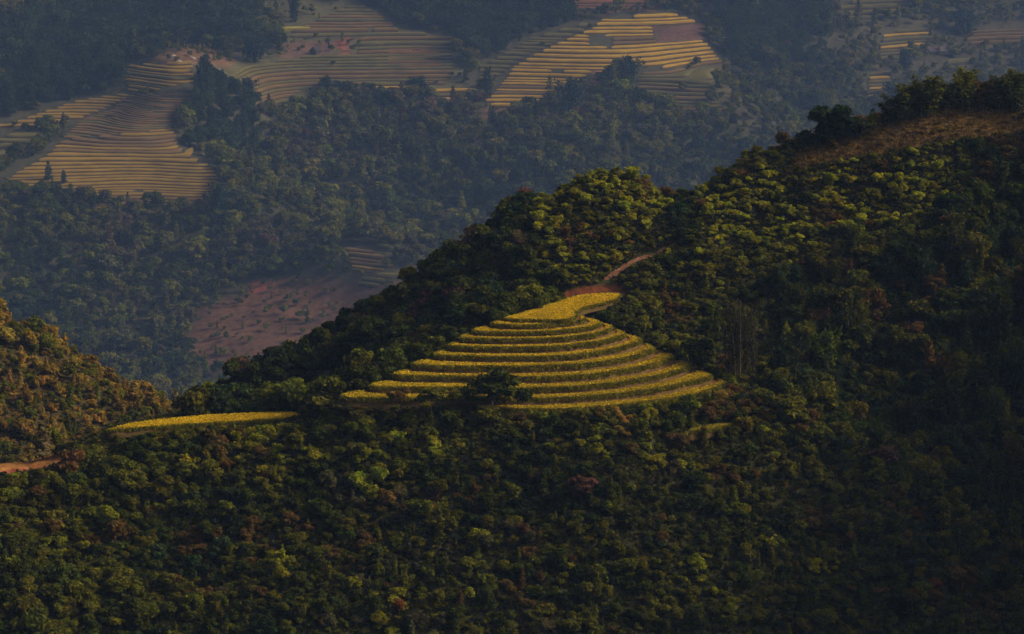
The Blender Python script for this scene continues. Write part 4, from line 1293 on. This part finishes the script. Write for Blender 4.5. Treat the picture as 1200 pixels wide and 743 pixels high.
# brown grass on the right ridge
gx, gy = np.meshgrid(np.arange(50, 190, .62), np.arange(752, 800, .62))
p = np.stack([gx.ravel(), gy.ravel()], 1) + RNG.uniform(-.3, .3, (gx.size, 2))
q = np.c_[p, HN.z(p[:, 0], p[:, 1])]
px = project(q) + RNG.normal(0, 2.0, (len(q), 2))
m = inside(NZ[1][1], px)
q = q[m]
V, Fq = tufts(q - [0, 0, .1], .65, .42, RNG, 2, .8)
me = new_mesh('dry_grass', V, Fq, [two_tone('dry_grass', (.15, .092, .022), (.25, .165, .034), .12, .3, 'var')]); face_attr(me, 'var', np.tile(RNG.random(len(q)), 4))
tag(link('dry_grass', me), 'brown dry grass on the right ridge top', None, None, 'stuff')

gx, gy = np.meshgrid(np.arange(-135, 260, 1.0), np.arange(592, 800, 1.0))
p = np.stack([gx.ravel(), gy.ravel()], 1) + RNG.uniform(-.5, .5, (gx.size, 2))
q = np.c_[p, HN.z(p[:, 0], p[:, 1])]
px = project(q)
m = (px[:, 0] > -60) & (px[:, 1] < 770) & ~patches([s_[0] for s_ in SOIL_NEAR[:4]] + [KEEP_PATH, NZ[1][1]], px)
for ring in slab_poly + [STRIP, SMALL]:
    m &= ~inside(ring, p)
q = q[m]
V, Fq = tufts(q - [0, 0, .1], .8, .75, RNG, 2, .9)
me = new_mesh('ground_cover', V, Fq, [two_tone('ground_cover', (.030, .034, .008), (.085, .075, .014), .09, .3, 'var')]); face_attr(me, 'var', np.tile(RNG.random(len(q)), 4))
tag(link('ground_cover', me), 'ferns and grass between the shrubs of the near hillsides', None, None, 'stuff')

# ------------------------------------------------------------------ huts, posts and rocks on the far mountainside
WOOD = two_tone('weathered_boards', (.05, .04, .035), (.10, .08, .065), 1.5)
TIN = two_tone('faded_roof', (.11, .085, .10), (.16, .12, .14), .4)
DARKROOF = two_tone('dark_thatch', (.035, .03, .03), (.07, .06, .055), .6)
REDROOF = two_tone('red_roof', (.38, .15, .10), (.46, .20, .13), .5)
PALE = two_tone('pale_wall', (.4, .33, .28), (.5, .42, .36), .5)
BLACK = two_tone('dark_opening', (.012, .011, .01), (.02, .018, .016), .5)


def box(x0, x1, y0, y1, z0, z1):
    V = [(x, y, z) for z in (z0, z1) for y in (y0, y1) for x in (x0, x1)]
    return np.array(V), [(0, 2, 3, 1), (4, 5, 7, 6), (0, 1, 5, 4), (2, 6, 7, 3), (0, 4, 6, 2), (1, 3, 7, 5)]


def house(px, py, w, d, hw, hr, rz, wall, roof, label, cat='house', door=True):
    w, d, hw, hr = w * 1.85, d * 1.85, hw * 1.85, hr * 1.85
    p = HF.hit(px, py)
    root = bpy.data.objects.new('farm_house', None); COL.objects.link(root); root.location = p; root.rotation_euler = (0, 0, rz)
    tag(root, label, cat)
    # walls with gables
    V = [(-w, -d, -2), (w, -d, -2), (w, d, -2), (-w, d, -2), (-w, -d, hw), (w, -d, hw), (w, d, hw), (-w, d, hw), (-w, 0, hw + hr), (w, 0, hw + hr)]
    Fc = [(0, 1, 5, 4), (2, 3, 7, 6), (1, 2, 6, 9, 5), (3, 0, 4, 8, 7)]
    link('wall', new_mesh('wall', V, Fc, [wall]), root)
    e = .9; t = .25; k = hr / d
    A = [(-w - e, -d - e, hw - e * k), (w + e, -d - e, hw - e * k), (w + e, 0, hw + hr + .05), (-w - e, 0, hw + hr + .05), (w + e, d + e, hw - e * k), (-w - e, d + e, hw - e * k)]
    A += [(x, y, z + t) for x, y, z in A]
    Fr = [(0, 3, 2, 1), (3, 5, 4, 2), (6, 7, 8, 9), (9, 8, 10, 11), (0, 1, 7, 6), (4, 5, 11, 10), (1, 2, 8, 7), (2, 4, 10, 8), (0, 6, 9, 3), (3, 9, 11, 5)]
    link('roof', new_mesh('roof', A, Fr, [roof]), root)
    if door:
        V, Fc = box(-.6, .6, -d - .06, -d + .05, 0, 2.0)
        link('door', new_mesh('door', V, Fc, [BLACK]), root)
        for s in (-1, 1):
            V, Fc = box(s * w * .62 - .5, s * w * .62 + .5, -d - .06, -d + .05, 1.0, 1.9)
            link('window', new_mesh('window', V, Fc, [BLACK]), root)


house(370, 63, 3.4, 2.6, 2.2, 2.6, R(60), WOOD, DARKROOF, 'small dark hut with steep roof beside bare red ground', 'hut')
house(1097, 64, 6.5, 4, 2.2, 3.2, R(12), WOOD, TIN, 'long house with faded purple roof on the right mountainside')
house(1112, 66, 3.5, 2.6, 2.0, 2.0, R(-10), WOOD, TIN, 'smaller shed with faded roof against the long purple roofed house', 'shed')
house(925, 44, 3.4, 2.6, 2.2, 2.0, R(8), PALE, REDROOF, 'small red roofed hut with pale wall beneath dark trees', 'hut')
house(909, 45, 2.6, 2.2, 2.0, 1.6, R(-20), PALE, DARKROOF, 'tiny pale walled hut left of the red roofed one', 'hut')
for i, a in enumerate([216.5, 219.5, 224, 229, 234.5, 239.5]):
    p = HF.hit(a, 56.5)
    V, Fc = tube([(0, 0, -1), (.03, 0, 1), (0, .03, (2.6, 1.8, 1.6, 2.8, 3.0, 2.6)[i])], [.22, .2, .17], 7)
    Fc = list(Fc) + [tuple(range(14, 21))]
    o = link('wooden_post', new_mesh('wooden_post', V, Fc, [two_tone('post_wood', (.3, .2, .12), (.4, .28, .17), 2)] if i == 0 else [bpy.data.materials['post_wood']]))
    o.location = p; o.scale = (2.1, 2.1, 2.1)
    tag(o, ['leftmost pale post on top of the bare mound', 'second pale post from the left on the bare mound', 'short third post from the left on the bare mound', 'fourth post from the left on the bare mound', 'tall fifth post from the left on the bare mound', 'rightmost pale post on top of the bare mound'][i], 'post', 'posts on the bare mound')
ROCKM = two_tone('pale_rock', (.32, .27, .24), (.45, .4, .36), .6, bump=.2)
for i, (a, b, s, lab) in enumerate([(203, 68, 1.5, 'pale rock on the left flank of the bare mound'), (210, 73.5, 1.4, 'pale rock at the foot of the bare mound, second from the left'), (226, 69.5, 1.6, 'pale rock in the middle of the bare mound'),
                                  (306, 61, 1.6, 'white stone left of the dark hut among trees'), (35, 108, 1.6, 'pale stone in the dark wood at the far left')]):
    bm = bmesh.new(); bmesh.ops.create_icosphere(bm, subdivisions=3, radius=s * 1.9)
    for v in bm.verts:
        n_ = 1 + .28 * float(fbm(v.co.x * 1.3 + i * 9, v.co.y * 1.3 + v.co.z * 1.7, 5)); v.co = Vector((v.co.x * 1.3, v.co.y, v.co.z * .75)) * n_
    me = bpy.data.meshes.new('rock'); bm.to_mesh(me); bm.free(); me.materials.append(ROCKM)
    o = link('rock', me); o.location = HF.hit(a, b); tag(o, lab, 'rock', None)

# ------------------------------------------------------------------ haze
hz, nt, out = mat('haze')
pv = N(nt, 'ShaderNodeVolumePrincipled')
pv.inputs['Color'].default_value = (.30, .50, .97, 1)
pv.inputs['Density'].default_value = .000043
pv.inputs['Anisotropy'].default_value = .1
nt.links.new(pv.outputs[0], out.inputs['Volume'])
V, Fc = box(-3600, 3600, -60, 6300, -752, 160)
tag(link('haze', new_mesh('haze', V, Fc, [hz])), 'thin blue valley haze', None, None, 'stuff')

# ------------------------------------------------------------------ light
SUN_EL = R(33); SUN_AZ = R(92)       # from +Y towards +X
sd = Vector((math.sin(SUN_AZ) * math.cos(SUN_EL), math.cos(SUN_AZ) * math.cos(SUN_EL), math.sin(SUN_EL)))
sl = bpy.data.lights.new('sun', 'SUN'); sl.energy = 3.1; sl.angle = R(1.5); sl.color = (1, .80, .47)
so = link('sun', sl); so.rotation_euler = sd.to_track_quat('Z', 'Y').to_euler(); so.location = (0, 0, 500)
wd = bpy.data.worlds.new('World'); SC.world = wd; wd.use_nodes = True
nt = wd.node_tree; nt.nodes.clear()
wo = nt.nodes.new('ShaderNodeOutputWorld'); bg = nt.nodes.new('ShaderNodeBackground'); sk = nt.nodes.new('ShaderNodeTexSky')
sk.sky_type = 'NISHITA'; sk.sun_disc = False; sk.sun_elevation = SUN_EL; sk.sun_rotation = SUN_AZ; sk.dust_density = 10.0; sk.air_density = .3; sk.ozone_density = 0
bg.inputs[1].default_value = .15
nt.links.new(sk.outputs[0], bg.inputs[0]); nt.links.new(bg.outputs[0], wo.inputs[0])

# ------------------------------------------------------------------ camera and render
cam = bpy.data.cameras.new('camera'); cam.sensor_width = 36; cam.lens = F / 1200 * 36; cam.clip_start = 1; cam.clip_end = 12000
co = link('camera', cam); co.rotation_euler = (math.pi / 2 - PITCH, 0, 0); SC.camera = co
vs = SC.view_settings
vs.view_transform = 'Standard'; vs.look = 'None'; vs.exposure = -.22; vs.gamma = 1; vs.use_curve_mapping = False
SC.cycles.max_bounces = 5; SC.cycles.diffuse_bounces = 3; SC.cycles.volume_bounces = 0; SC.cycles.transmission_bounces = 3
SC.cycles.use_denoising = True; SC.cycles.use_adaptive_sampling = False
print('plants near', len(pool), {k: (sum(d['kind'] == k for d in pool), sum(d['kind'] == k and in_frame(d) for d in pool)) for k in SPECIES})
